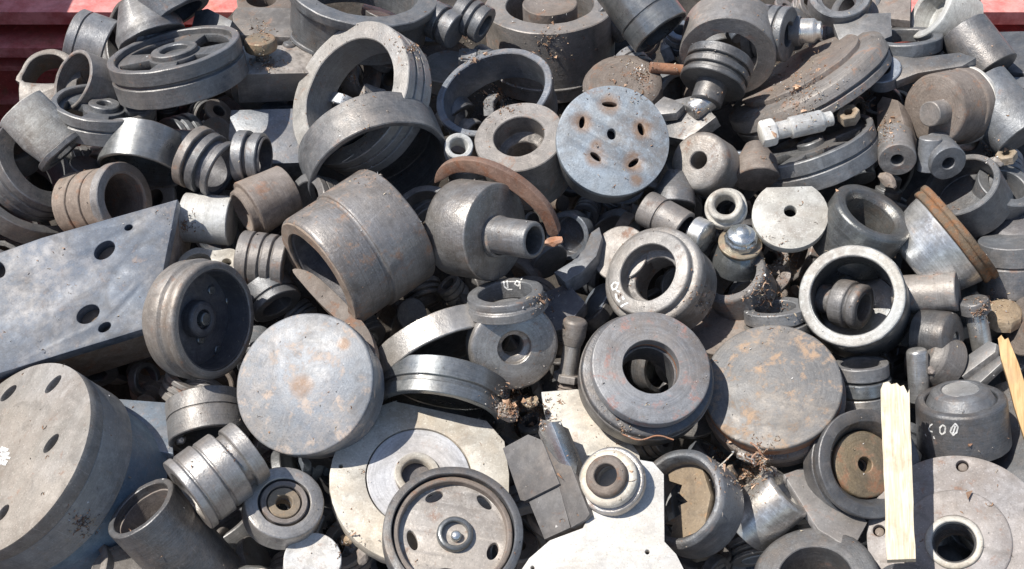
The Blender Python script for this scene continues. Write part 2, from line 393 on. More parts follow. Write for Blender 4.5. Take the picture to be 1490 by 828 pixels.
def spoked(name, label, cx, cy, h, phi, r, Rr, L, rim, webd, hubR, bore, nsp, m1, m2, gs, cutin, cutout, rot=0, key=None, hubh=8):
    M, s = frame(cx, cy, h, phi, r)
    def web(M, s):
        cu_out = Rr - rim + 1
        bm = None
        loops = [[(cu_out * s * math.cos(t), cu_out * s * math.sin(t)) for t in [2 * math.pi * k / 64 for k in range(64)]]]
        for q in range(nsp):
            a0 = 2 * math.pi * q / nsp + rot; half = math.pi / nsp * .62; lp = []
            for k in range(9): t = a0 - half + 2 * half * k / 8; lp.append((cutout * s * math.cos(t), cutout * s * math.sin(t)))
            for k in range(9): t = a0 + half * .8 - 1.6 * half * k / 8; lp.append((cutin * s * math.cos(t), cutin * s * math.sin(t)))
            loops.append(lp)
        cu = bpy.data.curves.new('c', 'CURVE'); cu.dimensions = '2D'; cu.fill_mode = 'BOTH'; cu.extrude = 5 * s; cu.bevel_depth = 1.2 * s; cu.offset = -1.2 * s; cu.bevel_resolution = 1
        for pts in loops:
            sp = cu.splines.new('POLY'); sp.points.add(len(pts) - 1); sp.use_cyclic_u = True
            for p, qq in zip(sp.points, pts): p.co = (qq[0], qq[1], 0, 1)
        ob = bpy.data.objects.new('c', cu); COL.objects.link(ob); bpy.context.view_layer.update()
        me = bpy.data.meshes.new_from_object(ob.evaluated_get(bpy.context.evaluated_depsgraph_get()))
        bpy.data.objects.remove(ob); bpy.data.curves.remove(cu); me.transform(Matrix.Translation((0, 0, -(webd + 6) * s)))
        bm = bmesh.new(); bm.from_mesh(me); bmesh.ops.remove_doubles(bm, verts=bm.verts, dist=1e-6); bmesh.ops.recalc_face_normals(bm, faces=bm.faces); bm.to_mesh(me); bm.free()
        return finish(me, 30)
    return O(name, label, 'pulley', cx, cy, h, phi, r, [
        ('rim', G(gro(Rr, L, gs), [(Rr - rim, L), (Rr - rim, 0)]), m1),
        ('web', web, m2),
        ('hub', G([(hubR, webd - hubh), (hubR, L * .8)], bore), m1)], key=key)
spoked('pulley', 'wide grey spoked pulley tilted at the upper corner with a bright groove line', 252, 70, 72, 104, .27, 97, 56, 11, 9, 34, 20, 4, 'grey', 'grey', [(22, 27, 4)], 38, 80, .4)
spoked('pulley', 'smaller grey pulley lying flat under the edge of the wide spoked pulley', 152, 148, 30, 88, .38, 73, 40, 9, 10, 22, 10, 3, 'grey', 'grey', [(16, 19, 3)], 30, 56, .2)
O('ring', 'weathered grey ring poking up at the very corner below the arched cap', 'ring', 8, 205, -35, 95, .6, [('ring', tube(48, 36, 36), 'warm')])
O('elbow_sleeve', 'bright worn sleeve with a dark collar below the flat smaller pulley', 'sleeve', 94, 222, 22, -48, .14,
  [('body', G([(34, 9), (39, 40), (37, 88)], [(26, 88), (26, 9)]), 'chalk'), ('collar', tube(42, 9, 28), 'darkgrey')])
O('ring', 'heavy grooved grey ring cradling the bright collared sleeve', 'ring', 62, 238, -22, 40, .66, [('ring', tube(74, 44, 46, [(12, 16, 2.5), (28, 31, 2.5)]), 'grey')])
O('ring', 'large thin bright edged ring lowest on the slope above the drilled block', 'ring', 40, 268, -62, 55, .6, [('ring', tube(94, 30, 78), 'grey')])
O('stub', 'small dull grey stub showing in the gap beside the white topped collar', 'stub', 126, 240, -10, 75, .55, [('stub', disc(24, 50), 'darkgrey')])
O('ring', 'grey ring lying on its side beneath the flat smaller pulley', 'ring', 16, 330, -55, 60, .75, [('ring', tube(62, 34, 46, [(12, 15, 2)]), 'grey')])
O('collar', 'grey collar with bright scratched top and dark mouth turned down', 'collar', 203, 250, -16, -104, .36,
  [('collar', G([(60, 0), (60, 58)], None, (54, 50)), 'polish')])  # blind floor added so the mouth stays shaded
O('rod', 'bright white rod lying behind the grey scratched collar', 'rod', 318, 205, -8, -4, .12, [('rod', disc(13, 110), 'mid')])
O('bearing_housing', 'rusty split bearing housing with a wide black mouth above the drilled block', 'bearing housing', 182, 290, 16, 8, .70,
  [('body', cup(50, 96, 38, 84, [(38, 41, 3), (66, 69, 3)]), 'brown'), ('lip', G([(55, 0), (55, 16)], 40, off=-1), 'warm')])
O('ring_pack', 'pack of three grey piston rings tilted beside the narrow ring pair', 'ring pack', 326, 250, 22, -28, .40,
  [('ring', tube(47, 14, 38, off=44), 'warm'), ('ring', tube(46, 13, 37, off=24), 'grey'), ('ring', tube(44, 10, 36, off=2), 'grey'), ('core', tube(38, 56, 34, off=3), 'dark')])
O('ring_pack', 'narrow pair of upright rings on a sleeve beside the tilted ring pack', 'ring pack', 388, 230, 22, -4, .34,
  [('ring', tube(38, 17, 30, off=26), 'mid'), ('ring', tube(36, 15, 30, off=5), 'mid'), ('core', tube(31, 44, 27, off=1), 'dark')])
# --- machine blocks at the top
O('machine_block', 'long grey machined block with chips on top beside the tall leaning ring', 'block', 398, 128, -24, -90, .80,
  [('block', plate([(344, 108), (456, 106), (458, 146), (348, 150)], [], 70), 'warm')])
O('machine_block', 'blue grey block lying below the chip covered machined block', 'block', 400, 195, -40, 100, .85,
  [('block', plate([(336, 160), (450, 157), (452, 236), (346, 240), (332, 200)], [], 60), 'blue')])
O('casting', 'pinkish brown gearbox casting at the top beside the big open ring', 'casting', 395, 45, -70, 95, .55,
  [('body', plate([(344, 0), (352, -30), (440, -34), (452, 10), (450, 44), (350, 40)], [ell(380, -2, 22, 12, 0)], 110), 'brown'),
   ('flange', plate([(338, 22), (344, 10), (456, 12), (470, 30), (462, 56), (342, 50)], [], 16, dz=-6), 'warm')])
O('bolt', 'short bolt with a brass coloured rusty head standing on the machined block', 'bolt', 378, 56, 34, 96, .40,
  [('head', G([(22, 0), (24, 6), (24, 16), (14, 22)], seg=18), 'brass'), ('shank', G(gro(10, 52, [(k, k + 2, 1.4) for k in range(22, 48, 5)])), 'grey')])
O('valve_stem', 'small bright valve stem standing between the brass headed bolt and tall ring', 'valve stem', 422, 62, -25, 80, .4,
  [('stem', G([(9, 0), (12, 8), (9, 16), (9, 30), (17, 32), (17, 50)]), 'mid')])
O('coil_rings', 'stack of thin dark rings tucked behind the tall leaning ring', 'rings', 468, 64, -58, 70, .3,
  [('rings', tube(46, 60, 36, [(6, 10, 5), (18, 22, 5), (30, 34, 5), (42, 46, 5)]), 'grey')])
O('large_ring', 'very large grey open ring at the top edge above the tall leaning ring', 'ring', 528, -18, 10, 82, .46,
  [('ring', G([(110, 0), (110, 14), (102, 18), (100, 70)], [(82, 70), (82, 0)]), 'grey')])
O('tall_ring', 'tall pale thick ring leaning upright with a grooved outer side', 'ring', 507, 134, 48, 150, .66,
  [('ring', tube(112, 54, 84, [(16, 20, 3), (34, 37, 3)]), 'ringwarm')])
O('ring', 'dark grey open ring tipped down with shavings inside, before the tall pale ring', 'ring', 553, 250, 14, -68, .58,
  [('ring', G([(106, 0), (106, 60)], None, (97, 52)), 'grey')])  # closed floor added to keep the inside of the ring in shade
O('bush', 'small bright grooved bush lying in the dark gap beside the drum with a plug', 'bush', 664, 46, -40, -28, .42, [('bush', G(gro(27, 50, [(20, 25, 5)])), 'grey')])
O('bush', 'half hidden grooved grey bush right against the drum with a plug', 'bush', 706, 38, -46, -30, .3, [('bush', G(gro(28, 48, [(14, 18, 4), (28, 31, 4)]), 16), 'grey')])
O('nut', 'small pale square nut with rough top beneath the grooved bushes', 'nut', 682, 78, -70, 85, .6, [('nut', box(28, 30, 26, bev=3), 'mid')])
O('casting', 'round brown edged cap lying under the thin open ring', 'cap', 650, 96, -110, 95, .6, [('cap', disc(38, 26), 'warm')])
O('thin_ring', 'thin walled blue grey ring lying open above the round bushing', 'ring', 718, 132, -18, 112, .66,
  [('ring', G([(88, 0), (88, 12), (84, 14), (84, 52)], [(77, 52), (77, 0)]), 'blue')])
O('plugged_drum', 'large brown grey drum with a loose plug in its top, at the upper rim', 'drum', 800, 6, -150, 92, .42,
  [('body', cup(95, 112, 64, 60), 'warm'), ('plug', disc(40, 50), 'brown', dict(dz=-2)), ('band', tube(97, 5, 90, off=88), 'warm')])
O('sleeve', 'polished grey sleeve tipped nose down beside the plugged drum', 'sleeve', 962, 48, 10, -52, .20,
  [('body', G(gro(46, 105, [(30, 33, 1.5)]), None, (36, 30)), 'polish')])
O('pitted_ring', 'thick pitted grey ring with a black round opening near the upper rim', 'ring', 1058, 84, 12, -96, .80,
  [('ring', tube(70, 64, 43), 'warm')])
O('grooved_hub', 'dull grooved hub lying on its side against the thick pitted ring', 'hub', 1148, 50, 26, -6, .32,
  [('hub', G(gro(40, 60, [(12, 15, 3), (28, 31, 3), (42, 45, 3)]), None, (18, 30)), 'grey')])
O('piston', 'small dark piston with two ring bands and a stub below the pitted ring', 'piston', 1036, 124, 34, -108, .42,
  [('body', G(gro(49, 46, [(8, 15, 5), (26, 31, 5)])), 'darkgrey'), ('stub', disc(23, 34), 'darkgrey', dict(dz=-30))])
O('stub_shaft', 'short bright stub shaft lying under the two band piston', 'shaft', 1004, 164, 18, 215, .3, [('shaft', G([(12, 0), (16, 4), (16, 40)]), 'shiny')])
O('casting', 'round brown casting behind the slotted blue disc', 'casting', 905, 116, -8, 95, .72, [('body', G([(44, 0), (58, 8), (58, 46)]), 'brown')])
O('rod', 'thin rusty rod end sticking out above the slotted blue disc', 'rod', 945, 98, 0, 175, .2, [('rod', disc(8, 60), 'rust')])
O('angle_plate', 'dark grey plate wedged between the slotted disc and the piston', 'plate', 985, 172, -2, 120, .8, [('plate', plate([(962, 150), (1012, 138), (1042, 170), (998, 204), (968, 198)], [], 26), 'grey')])
O('gear_shard', 'pale broken casting shard with bright edge above the drilled round washer', 'shard', 975, 150, 14, 100, .7, [('shard', plate([(952, 152), (966, 140), (984, 146), (996, 152), (984, 164), (962, 166)], [], 16), 'mid')])
# --- upper side, discs and shaft
O('layered_disc', 'wide rust dusted double disc leaning over the bright threaded shaft', 'disc', 1166, 106, -30, 120, .24,
  [('disc', G([(108, 0), (122, 6), (124, 24), (118, 25), (118, 28), (122, 29), (120, 42)]), 'warm'), ('boss', disc(92, 10), 'brown', dict(dz=-8))])
spoked('pulley', 'grey rimmed pulley lying under the bright threaded shaft', 1178, 204, -14, 110, .28, 92, 48, 9, 8, 20, 10, 5, 'grey', 'grey', [(20, 24, 3)], 36, 74, .3)
metal('brightshaft', (.58, .57, .54), (.74, .73, .70), rust=.12, met=.25, rough=.35, turn=.1, jit=0)
O('threaded_shaft', 'bright silver shaft with threaded nut lying across the grey pulley', 'shaft', 1106, 196, 92, 193, .22,
  [('shaft', G([(13, 16), (13, 44), (16, 44), (16, 92), (11, 96), (11, 108)]), 'brightshaft'), ('nut', G([(17, 0), (20, 4), (20, 20), (17, 24)], seg=6), 'cream')])
O('small_nut', 'tan corroded nut lying at the far end of the bright silver shaft', 'nut', 1234, 162, 50, 100, .7, [('nut', G([(16, 0), (16, 18)], 7, seg=6), 'tan')])
O('ring', 'grey stepped ring cut by the upper edge above the horizontal pipe fitting', 'ring', 1222, -8, 0, 85, .72, [('ring', G([(44, 0), (44, 24)], [(24, 24), (24, 8), (34, 8), (34, 0)]), 'grey')])
O('pipe_fitting', 'horizontal grey pipe fitting with collar and bright end near the upper rim', 'pipe fitting', 1196, 44, 14, 2, .15,
  [('pipe', G([(13, 0), (13, 6), (18, 10), (18, 36)], [(7, 36), (7, 0)]), 'shiny'), ('collar', G([(22, 30), (22, 46)], 10), 'grey')])
O('cap_piece', 'dark grey knob behind the grooved hub at the upper rim', 'knob', 1160, 24, -30, 60, .5, [('knob', G([(22, 0), (30, 10), (30, 40)]), 'grey')])
O('slab', 'flat grey square slab lying between the pipe fitting and the twin rings', 'slab', 1262, 44, 4, 95, .75, [('slab', plate([(1208, 22), (1296, 18), (1298, 52), (1258, 68), (1222, 62)], [], 22), 'grey')])
O('twin_rings', 'pair of flat grey rings stacked one on the other near the pale green casting', 'rings', 1318, 52, 2, 92, .26,
  [('ring', tube(52, 20, 38), 'grey'), ('ring', tube(54, 20, 40, off=24), 'grey')])
O('block', 'dark reddish brown block at the upper rim behind the twin rings', 'block', 1300, 8, -30, 95, .7, [('block', plate([(1270, -20), (1326, -20), (1324, 30), (1268, 24)], [], 40), 'brown')])
O('green_casting', 'pale green grey pipe casting at the upper rim before the red wall', 'casting', 1352, 14, 0, 150, .5, [('body', G([(44, 0), (46, 6), (46, 60)], None, (32, 30)), 'chalk')])
O('link_arm', 'blue grey link arm with a round eye above the big brown drum', 'link arm', 1284, 100, 24, 100, .72,
  [('eye', tube(27, 22, 11), 'blue'), ('arm', plate([(1298, 80), (1330, 84), (1396, 76), (1420, 84), (1400, 96), (1336, 106), (1304, 118)], [], 16, dz=4), 'grey')])
O('roller', 'dull dark roller lying tilted at the upper corner against the red wall', 'roller', 1446, 104, 6, -52, .25, [('roller', disc(38, 78), 'darkgrey')])
O('roller', 'dull grey roller lying below the darker roller near the big brown drum', 'roller', 1488, 200, 10, -50, .22, [('roller', disc(44, 100), 'grey')])
O('beam', 'dark steel beam end lying beside the upper corner roller', 'beam', 1480, 70, -30, 95, .6, [('beam', plate([(1452, 46), (1540, 44), (1540, 110), (1462, 104)], [], 30), 'darkgrey')])
O('grey_stack', 'stack of thin flat plates at the upper corner behind the rollers', 'plates', 1482, 96, -20, 88, .5, [('plates', tube(60, 44, 30, [(8, 11, 4), (20, 23, 4), (32, 35, 4)]), 'grey')])
O('shaft_drum', 'big brown faced drum with a round shaft stub and pale worn rim', 'drum', 1358, 160, 46, 190, .82,
  [('body', G([(49, 0), (52, 4), (54, 50), (57, 52), (57, 70)]), 'brown'), ('rim', G([(58, 68), (58, 78)], 48), 'cream'), ('shaft_stub', disc(18, 34), 'warm', dict(pos=(1352, 166), dz=-30))])
O('bushing', 'small bushing with ring face below the big brown drum, nearer the pulley', 'bushing', 1306, 233, 40, -80, .84, [('body', tube(27, 60, 9), 'warm')])
O('bushing', 'small worn bushing with ring face right below the shaft stub', 'bushing', 1380, 238, 44, -50, .78, [('body', tube(27, 50, 9), 'grey')])
O('pin', 'short bright upright pin between the two small ring faced bushings', 'pin', 1354, 200, 56, 88, .25, [('pin', disc(16, 50), 'mid')])
O('bracket', 'tan brown bracket standing beside the smaller bushing under the brown drum', 'bracket', 1292, 180, 10, 140, .7, [('bracket', plate([(1276, 152), (1284, 140), (1306, 146), (1318, 190), (1316, 214), (1284, 214), (1276, 190)], [], 30), 'brown')])
O('sleeve', 'wide grey green sleeve with a dark bowl beside the rusty flanged cone', 'sleeve', 1398, 268, 14, 120, .72, [('body', G([(56, 0), (56, 60)], None, (46, 34)), 'grey')])
O('clamp', 'curved pale clamp piece at the edge beside the wide grey green sleeve', 'clamp', 1466, 268, 0, 60, .6, [('clamp', tube(44, 30, 28), 'grey')])
O('nut', 'bright worn little nut near the edge below the grey roller', 'nut', 1464, 222, 14, 100, .6, [('nut', G([(15, 0), (15, 14)], 6, seg=6), 'tan')])
O('dark_lump', 'dark rough lump in the shade at the edge under the curved clamp', 'lump', 1478, 318, -20, 90, .7, [('lump', G([(30, 0), (48, 10), (54, 40)]), 'dark')])
# --- middle band
ra = [(632, 266), (638, 246), (662, 234), (698, 236), (738, 252), (774, 278), (800, 308), (812, 340)]
rb = [(798, 342), (786, 316), (760, 290), (728, 268), (696, 254), (664, 252), (644, 262)]
metal('redrust', (.165, .092, .066), (.25, .155, .115), rust=.5, met=0, rough=.85, turn=0, bump=.5, rc=(.13, .055, .03), jit=0)
O('broken_ring', 'broken rusty red ring arching behind the drum with the pipe neck', 'ring', 715, 290, 86, 235, .82, [('ring', plate(smoothloop(ra + rb, 5), [], 15), 'redrust')])
O('collar', 'small white collar ring between the dark open ring and round bushing', 'collar', 668, 212, 48, 80, .9, [('collar', G([(21, 0), (21, 26)], [(12, 26), (12, 6), (14, 0)]), 'chalk')])
O('round_bushing', 'thick walled round bushing with a ledge in its bore, centre of the upper heap', 'bushing', 755, 198, 52, 104, .74,
  [('body', G([(66, 0), (66, 92)], [(24, 92), (24, 40), (37, 34), (37, 0)]), 'warm')])
SL5 = [(887, 152, 11, 3.6, -5), (847, 178, 8.5, 4, 80), (933, 188, 9, 4.5, -72), (867, 228, 9.5, 4, -38), (922, 237, 9, 4, 38)]
M_, s_ = frame(892, 204, 82, 62, .95)
sp_ = [(*topl(M_, a, b, 0), 20 * s_) for a, b, *_ in SL5]
sp_ += [(*topl(M_, 868, 212, 0), 13 * s_), (*topl(M_, 925, 262, 0), 12 * s_)]
metal('slotdisc', (.24, .275, .31), (.36, .395, .425), rust=.18, met=.2, rough=.5, turn=.1, spots=sp_, jit=.0)
O('slotted_disc', 'pale blue disc with a small centre hole and five rusty slots', 'disc', 892, 204, 82, 62, .95,
  [('face', plate(circ(892, 204, 83, 96), [ell(*q) for q in SL5] + [ell(890, 195, 6.5, 8, 10)], 14), MATS['slotdisc']),
   ('body', tube(82, 40, 72, off=14), 'grey'), ('backing', disc(72, 10, off=30), 'dark')])
O('drilled_drum', 'round pale drum drilled through the middle beside the slotted disc', 'drum', 1016, 233, 44, 150, .90, [('body', G([(36, 0), (42, 3), (44, 8), (44, 60)], 13), 'cupmat')])
O('nuts_pile', 'two stacked dark nuts wedged behind the drilled washer drum', 'nuts', 1066, 232, 6, 60, .5, [('nut', G([(26, 0), (26, 14), (22, 17), (26, 20), (26, 40)], 10, seg=6), 'grey')])
O('tapered_plug', 'grey tapered plug pointing up below the drilled washer drum', 'plug', 980, 300, 0, -92, .3, [('plug', G([(32, 0), (30, 20), (29, 22), (14, 52)]), 'grey')])
O('white_collar', 'chalky white flanged collar with a dark bore above the chrome fitting', 'collar', 1055, 296, 58, 100, .93, [('body', G([(24, 0), (26, 3), (26, 14), (31, 15), (31, 28)], [(15, 28), (15, 5), (19, 0)]), 'chalk')])
fl = [(1150 + 56 * math.cos(R(a)), 312 - 50 * math.sin(R(a))) for a in range(128, 425, 9)]
O('flat_washer', 'thick white round plate cut flat on one side with a small hole', 'plate', 1150, 308, 50, 80, .90, [('plate', plate(fl, [circ(1150, 307, 9)], 16), 'chalk')])
O('cone_casting', 'pinkish brown conical casting between the white collar and round plate', 'casting', 1102, 262, 0, -85, .5, [('body', G([(34, 0), (30, 30), (14, 60)]), 'brown')])
O('worn_roller', 'brown worn cylinder lying across the top of the thick bored ring', 'cylinder', 996, 334, 30, -30, .35, [('body', G(gro(27, 70, [(40, 43, 2)]), None, (20, 10)), 'warm')])
O('shiny_roller', 'short shiny roller standing between the bored ring and chrome fitting', 'roller', 1030, 348, 24, -25, .4, [('body', G([(14, 0), (25, 3), (25, 26)]), 'shiny')])
O('chrome_fitting', 'chrome domed fitting with a bright ring below the chalky white collar', 'fitting', 1080, 338, 52, 80, .72,
  [('dome', G([(0.01, -6), (9, -5), (13, 1), (21, 3), (22, 9), (25, 12), (24, 26)], seg=11), 'chrome'), ('ring', G([(32, 22), (32, 28), (29, 30)], 22), 'brass'), ('skirt', G([(27, 28), (38, 50), (40, 66)], 18), 'polish')])
O('tilted_collar', 'mottled grey collar leaning under the chrome domed fitting', 'collar', 1066, 400, 2, 120, .7, [('body', G([(48, 0), (50, 4), (50, 50)], [(36, 50), (36, 0)]), 'warm')])
O('bored_ring', 'thick bored ring with chalk marks on its edge above the wide bearing', 'ring', 942, 396, 54, 142, .84,
  [('body', G([(64, 0), (66, 3), (66, 12), (74, 13), (78, 18), (78, 34), (74, 36), (74, 84)], [(40, 84), (40, 40), (34, 40), (34, 30), (44, 26), (44, 0)]), 'cupmat')], key='bored')
O('broken_collar', 'brown back part of a broken collar behind the thick bored ring', 'collar', 902, 368, 10, 130, .9, [('body', disc(42, 40), 'warm')])
O('half_ring', 'curved dark half ring segment beside the pipe neck drum', 'half ring', 826, 372, 8, 110, .8,
  [('segment', plate([(872, 330), (876, 345), (868, 372), (846, 396), (822, 410), (806, 396), (832, 380), (850, 362), (860, 338)], [], 34), 'grey')])
O('dull_disc', 'brown dull disc standing between the bored ring and the large flat disc', 'disc', 1056, 478, -30, 105, .72, [('disc', disc(50, 30), 'brown')])
O('stacked_rings', 'pair of flat grey rings behind the white rimmed cup and large flat disc', 'rings', 1128, 446, 2, 95, .3, [('ring', tube(46, 20, 30), 'mid'), ('ring', tube(48, 20, 30, off=23), 'light')])
# --- drum with neck, split sleeve
O('ring', 'curved grey ring arch peeking between split sleeve and necked drum', 'ring', 618, 306, 4, 105, .8, [('ring', tube(46, 24, 36), 'grey')])
O('necked_drum', 'brushed drum with a pipe neck on its face, resting near the rusty red ring', 'drum', 722, 338, 92, -8, .62,
  [('body', G([(70, 0), (72, 2), (72, 72), (68, 80), (40, 86)], None, None), 'light'),
   ('neck', G([(25, 0), (27, 3), (27, 76)], None, (20, 50)), 'mid', dict(pos=(778, 350), dz=-74)),
   ('neck_collar', G([(31, 0), (31, 10)], 26), 'warm', dict(pos=(729, 345), dz=-10))])
metal('sleevemat', (.20, .183, .17), (.33, .31, .295), rust=.45, met=.45, rough=.40, turn=.25, rc=(.20, .115, .07), jit=0)
O('split_sleeve', 'large worn split sleeve with a rusty slot and bright brushed side', 'sleeve', 464, 400, 74, 214, .28,
  [('body', G([(90, 0), (93, 5), (93, 58), (91, 60), (91, 64), (96, 66), (96, 140), (91, 144)], [(72, 144), (72, 0)]), 'sleevemat'),
   ('bore_shade', G([(73, 4), (73, 90)], 66), 'dark'), ('rim_face', G([(89, -2), (89, 3)], 70), 'rimrust')])  # near-black inner tube puts the shade inside the bore into colour
O('collar', 'pale grooved collar behind the upper end of the split sleeve', 'collar', 440, 302, 26, 165, .55, [('body', tube(52, 40, 38, [(10, 12, 2), (22, 24, 2)]), 'mid')])
O('cone_pipe', 'brownish pipe cone with a flanged mouth beside the pale grooved collar', 'pipe', 352, 310, 12, 208, .25, [('pipe', G([(34, 0), (36, 10), (44, 12), (38, 80)], [(28, 80), (28, 0)]), 'brown')])
O('white_cylinder', 'short white painted cylinder behind the corner of the drilled block', 'cylinder', 338, 322, -20, -5, .25, [('body', disc(36, 70), 'chalk')])
O('lug_plate', 'white lug plate with two holes above the deep dark cup', 'plate', 305, 380, -8, 100, .85,
  [('plate', plate(smoothloop([(256, 396), (262, 374), (285, 360), (312, 364), (340, 362), (356, 384), (350, 412), (300, 416), (264, 412)]), [ell(288, 382, 20, 13, 10), ell(330, 381, 7, 5, 0)], 14), 'cream')])
O('ribbed_bush', 'ribbed grey bush lying on its side between the deep cup and split sleeve', 'bush', 420, 384, 6, -8, .25, [('body', G(gro(40, 70, [(16, 20, 4), (32, 36, 3), (50, 53, 3)]), 22), 'warm')])
O('ribbed_bush', 'lower grey bush showing its rim right behind the deep dark cup', 'bush', 404, 446, -18, -60, .4, [('body', G(gro(38, 40, [(12, 15, 3)]), 22), 'grey')])
# --- drilled block, deep cup
O('drilled_block', 'large blue grey steel block with drilled holes lying tilted in the heap', 'block', 120, 410, 66, 128, .86,
  [('block', plate([(-120, 410), (60, 346), (258, 290), (240, 380), (224, 474), (100, 512), (0, 543), (-150, 590)],
    [ell(152, 364, 17, 11, 38), ell(187, 331, 6, 4, 20), ell(128, 457, 18, 12, 32), ell(152, 476, 10, 6, 32), ell(-2, 392, 9, 12, 20)], 118, bev=1.8), 'steelb')]) if False else None
metal('blockblue', (.062, .08, .112), (.112, .138, .18), rust=.22, met=.12, rough=.52, bump=.2, turn=.0, rc=(.25, .20, .17), dc=(.33, .31, .30), jit=0)
O('drilled_block', 'large blue grey steel block with drilled holes lying tilted in the heap', 'block', 120, 410, 66, 128, .86,
  [('block', plate([(-120, 410), (60, 346), (258, 290), (240, 380), (224, 474), (100, 512), (0, 543), (-150, 590)],
    [ell(152, 364, 17, 11, 38), ell(187, 331, 6, 4, 20), ell(128, 457, 18, 12, 32), ell(152, 476, 10, 6, 32), ell(-2, 392, 9, 12, 20)], 22, bev=1.5), MATS['blockblue']),
   ('base', plate([(-120, 411), (60, 347), (257, 291), (239, 380), (223, 473), (100, 511), (0, 542), (-150, 589)], [], 104, dz=21.5, bev=1), 'rimrust')])
O('deep_cup', 'deep grey cup pulley with a dark dished inside and bolt hub', 'cup', 314, 466, 92, -4, .68,
  [('rim', G([(82, 0), (86, 3), (87, 12), (83, 16), (83, 26), (89, 30), (86, 58), (70, 76)], None, (74, 44)), 'cupmat'),
   ('hub', G([(24, 0), (28, 4), (28, 22)], None, (14, 8)), 'dark', dict(dz=22)), ('bolt', G([(9, 0), (10, 2), (10, 16)]), 'polish', dict(dz=18)),
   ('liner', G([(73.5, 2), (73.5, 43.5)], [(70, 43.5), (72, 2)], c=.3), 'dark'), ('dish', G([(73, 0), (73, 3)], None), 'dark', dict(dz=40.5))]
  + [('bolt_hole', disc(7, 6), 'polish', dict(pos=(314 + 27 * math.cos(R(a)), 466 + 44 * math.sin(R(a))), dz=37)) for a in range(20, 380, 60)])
# --- big flange at the lower corner
FP = [(12, 572, 16, 5, 45), (77, 559, 17, 5, 48), (74, 645, 17, 5.5, 52), (4, 746, 14, 5, 55), (-50, 640, 14, 5, 50)]
metal('flangeside', (.20, .205, .20), (.30, .30, .29), rust=.3, met=.1, rough=.5, turn=.2, rc=(.20, .15, .09), jit=0)
metal('flangestep', (.13, .19, .24), (.22, .29, .35), rust=.2, met=.1, rough=.5, turn=.1, jit=0)
metal('flangeface', (.25, .235, .215), (.36, .335, .31), rust=.2, met=.1, rough=.6, turn=0, jit=0)
O('bolt_flange', 'very large pale bolt flange with slotted holes and white paint smear', 'flange', 14, 664, 92, 152, .56,
  [('face', plate(circ(14, 664, 152, 110), [ell(*q) for q in FP], 26), 'flangeface'), ('body', disc(151, 62, off=26), 'flangeside'), ('step', disc(140, 90, off=88), 'flangestep')])
O('triangle_shard', 'small blue steel corner showing between the block and big bolt flange', 'plate', 210, 606, -10, 100, .8, [('plate', plate([(168, 580), (248, 586), (252, 660), (190, 650)], [], 20), 'steelblue')])
O('collar', 'brushed grey collar tipped down above the stepped ribbed bushing', 'collar', 305, 640, -6, -82, .34, [('body', G(gro(58, 62, [(34, 36, 1.5)]), None, (48, 54)), 'mid')])  # back closed off to leave the hollow in shade
O('stepped_bushing', 'brushed stepped bushing with clean grooves lying on its side', 'bushing', 273, 722, 118, 218, .10,
  [('body', G([(60, 0), (60, 12), (56, 13), (56, 16), (58, 17), (58, 44), (54, 45), (54, 48), (56, 49), (56, 76), (44, 78), (44, 88), (50, 90), (50, 112)], None, (40, 20)), 'light')])
O('pipe_socket', 'dark pipe socket with an orange rusted mouth under the stepped bushing', 'pipe', 204, 738, 104, 134, .44,
  [('pipe', G([(56, 0), (57, 3), (57, 170)], None, (47, 90)), 'darkgrey'), ('lining', G([(47, 14), (47, 88)], 44, c=.3), 'brown')])
O('ring', 'grooved grey ring cut by the lower edge under the big bolt flange', 'ring', 108, 840, 30, 150, .55, [('ring', tube(62, 44, 50, [(16, 22, 3)]), 'warm')])
O('disc', 'pinkish grey disc cut by the lower edge beside the orange mouthed pipe', 'disc', 190, 838, 40, 80, .85, [('disc', disc(56, 30), 'warm')])
O('bearing', 'round bearing with concentric races lying before the large blank disc', 'bearing', 414, 730, 84, 78, .90,
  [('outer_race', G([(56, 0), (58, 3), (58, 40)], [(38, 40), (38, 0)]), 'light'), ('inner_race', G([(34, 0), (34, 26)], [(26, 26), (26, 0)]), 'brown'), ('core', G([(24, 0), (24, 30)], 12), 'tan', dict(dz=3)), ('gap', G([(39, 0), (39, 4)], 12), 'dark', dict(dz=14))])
metal('mottle', (.50, .48, .45), (.80, .78, .75), rust=.3, met=.05, rough=.6, turn=0, scale=2.2, jit=0)
O('mottled_disc', 'mottled white disc at the lower edge in front of the round bearing', 'disc', 455, 814, 66, 85, .93, [('disc', disc(42, 40), MATS['mottle'])])
O('silver_cylinder', 'silver cylinder lying at the lower edge beside the mottled white disc', 'cylinder', 366, 838, 30, 88, .35, [('body', G([(46, 0), (49, 3), (49, 70)], None, (34, 12)), 'shiny')])
M_, s_ = frame(442, 557, 94, 152, .91); spb = [(*topl(M_, 438, 562, 0), 22 * s_), (*topl(M_, 500, 500, 0), 12 * s_)]
metal('blankblue', (.175, .19, .215), (.255, .268, .285), rust=.4, met=.15, rough=.48, bump=.22, turn=.05, rc=(.38, .30, .24), dc=(.36, .32, .29), jit=0, spots=spb)
O('blank_disc', 'large blank blue grey disc with a faint rusty middle', 'disc', 442, 557, 94, 152, .91, [('disc', G([(104, 0), (106, 3), (106, 26), (102, 30), (102, 66)]), MATS['blankblue'])])
O('cast_tongue', 'brown grey cast tongue reaching from the split sleeve over the blank disc', 'bracket', 490, 456, 60, 130, .85, [('tongue', plate(smoothloop([(425, 392), (455, 398), (500, 438), (536, 480), (546, 516), (532, 508), (500, 474), (468, 444), (444, 418)]), [], 20), 'brown')])
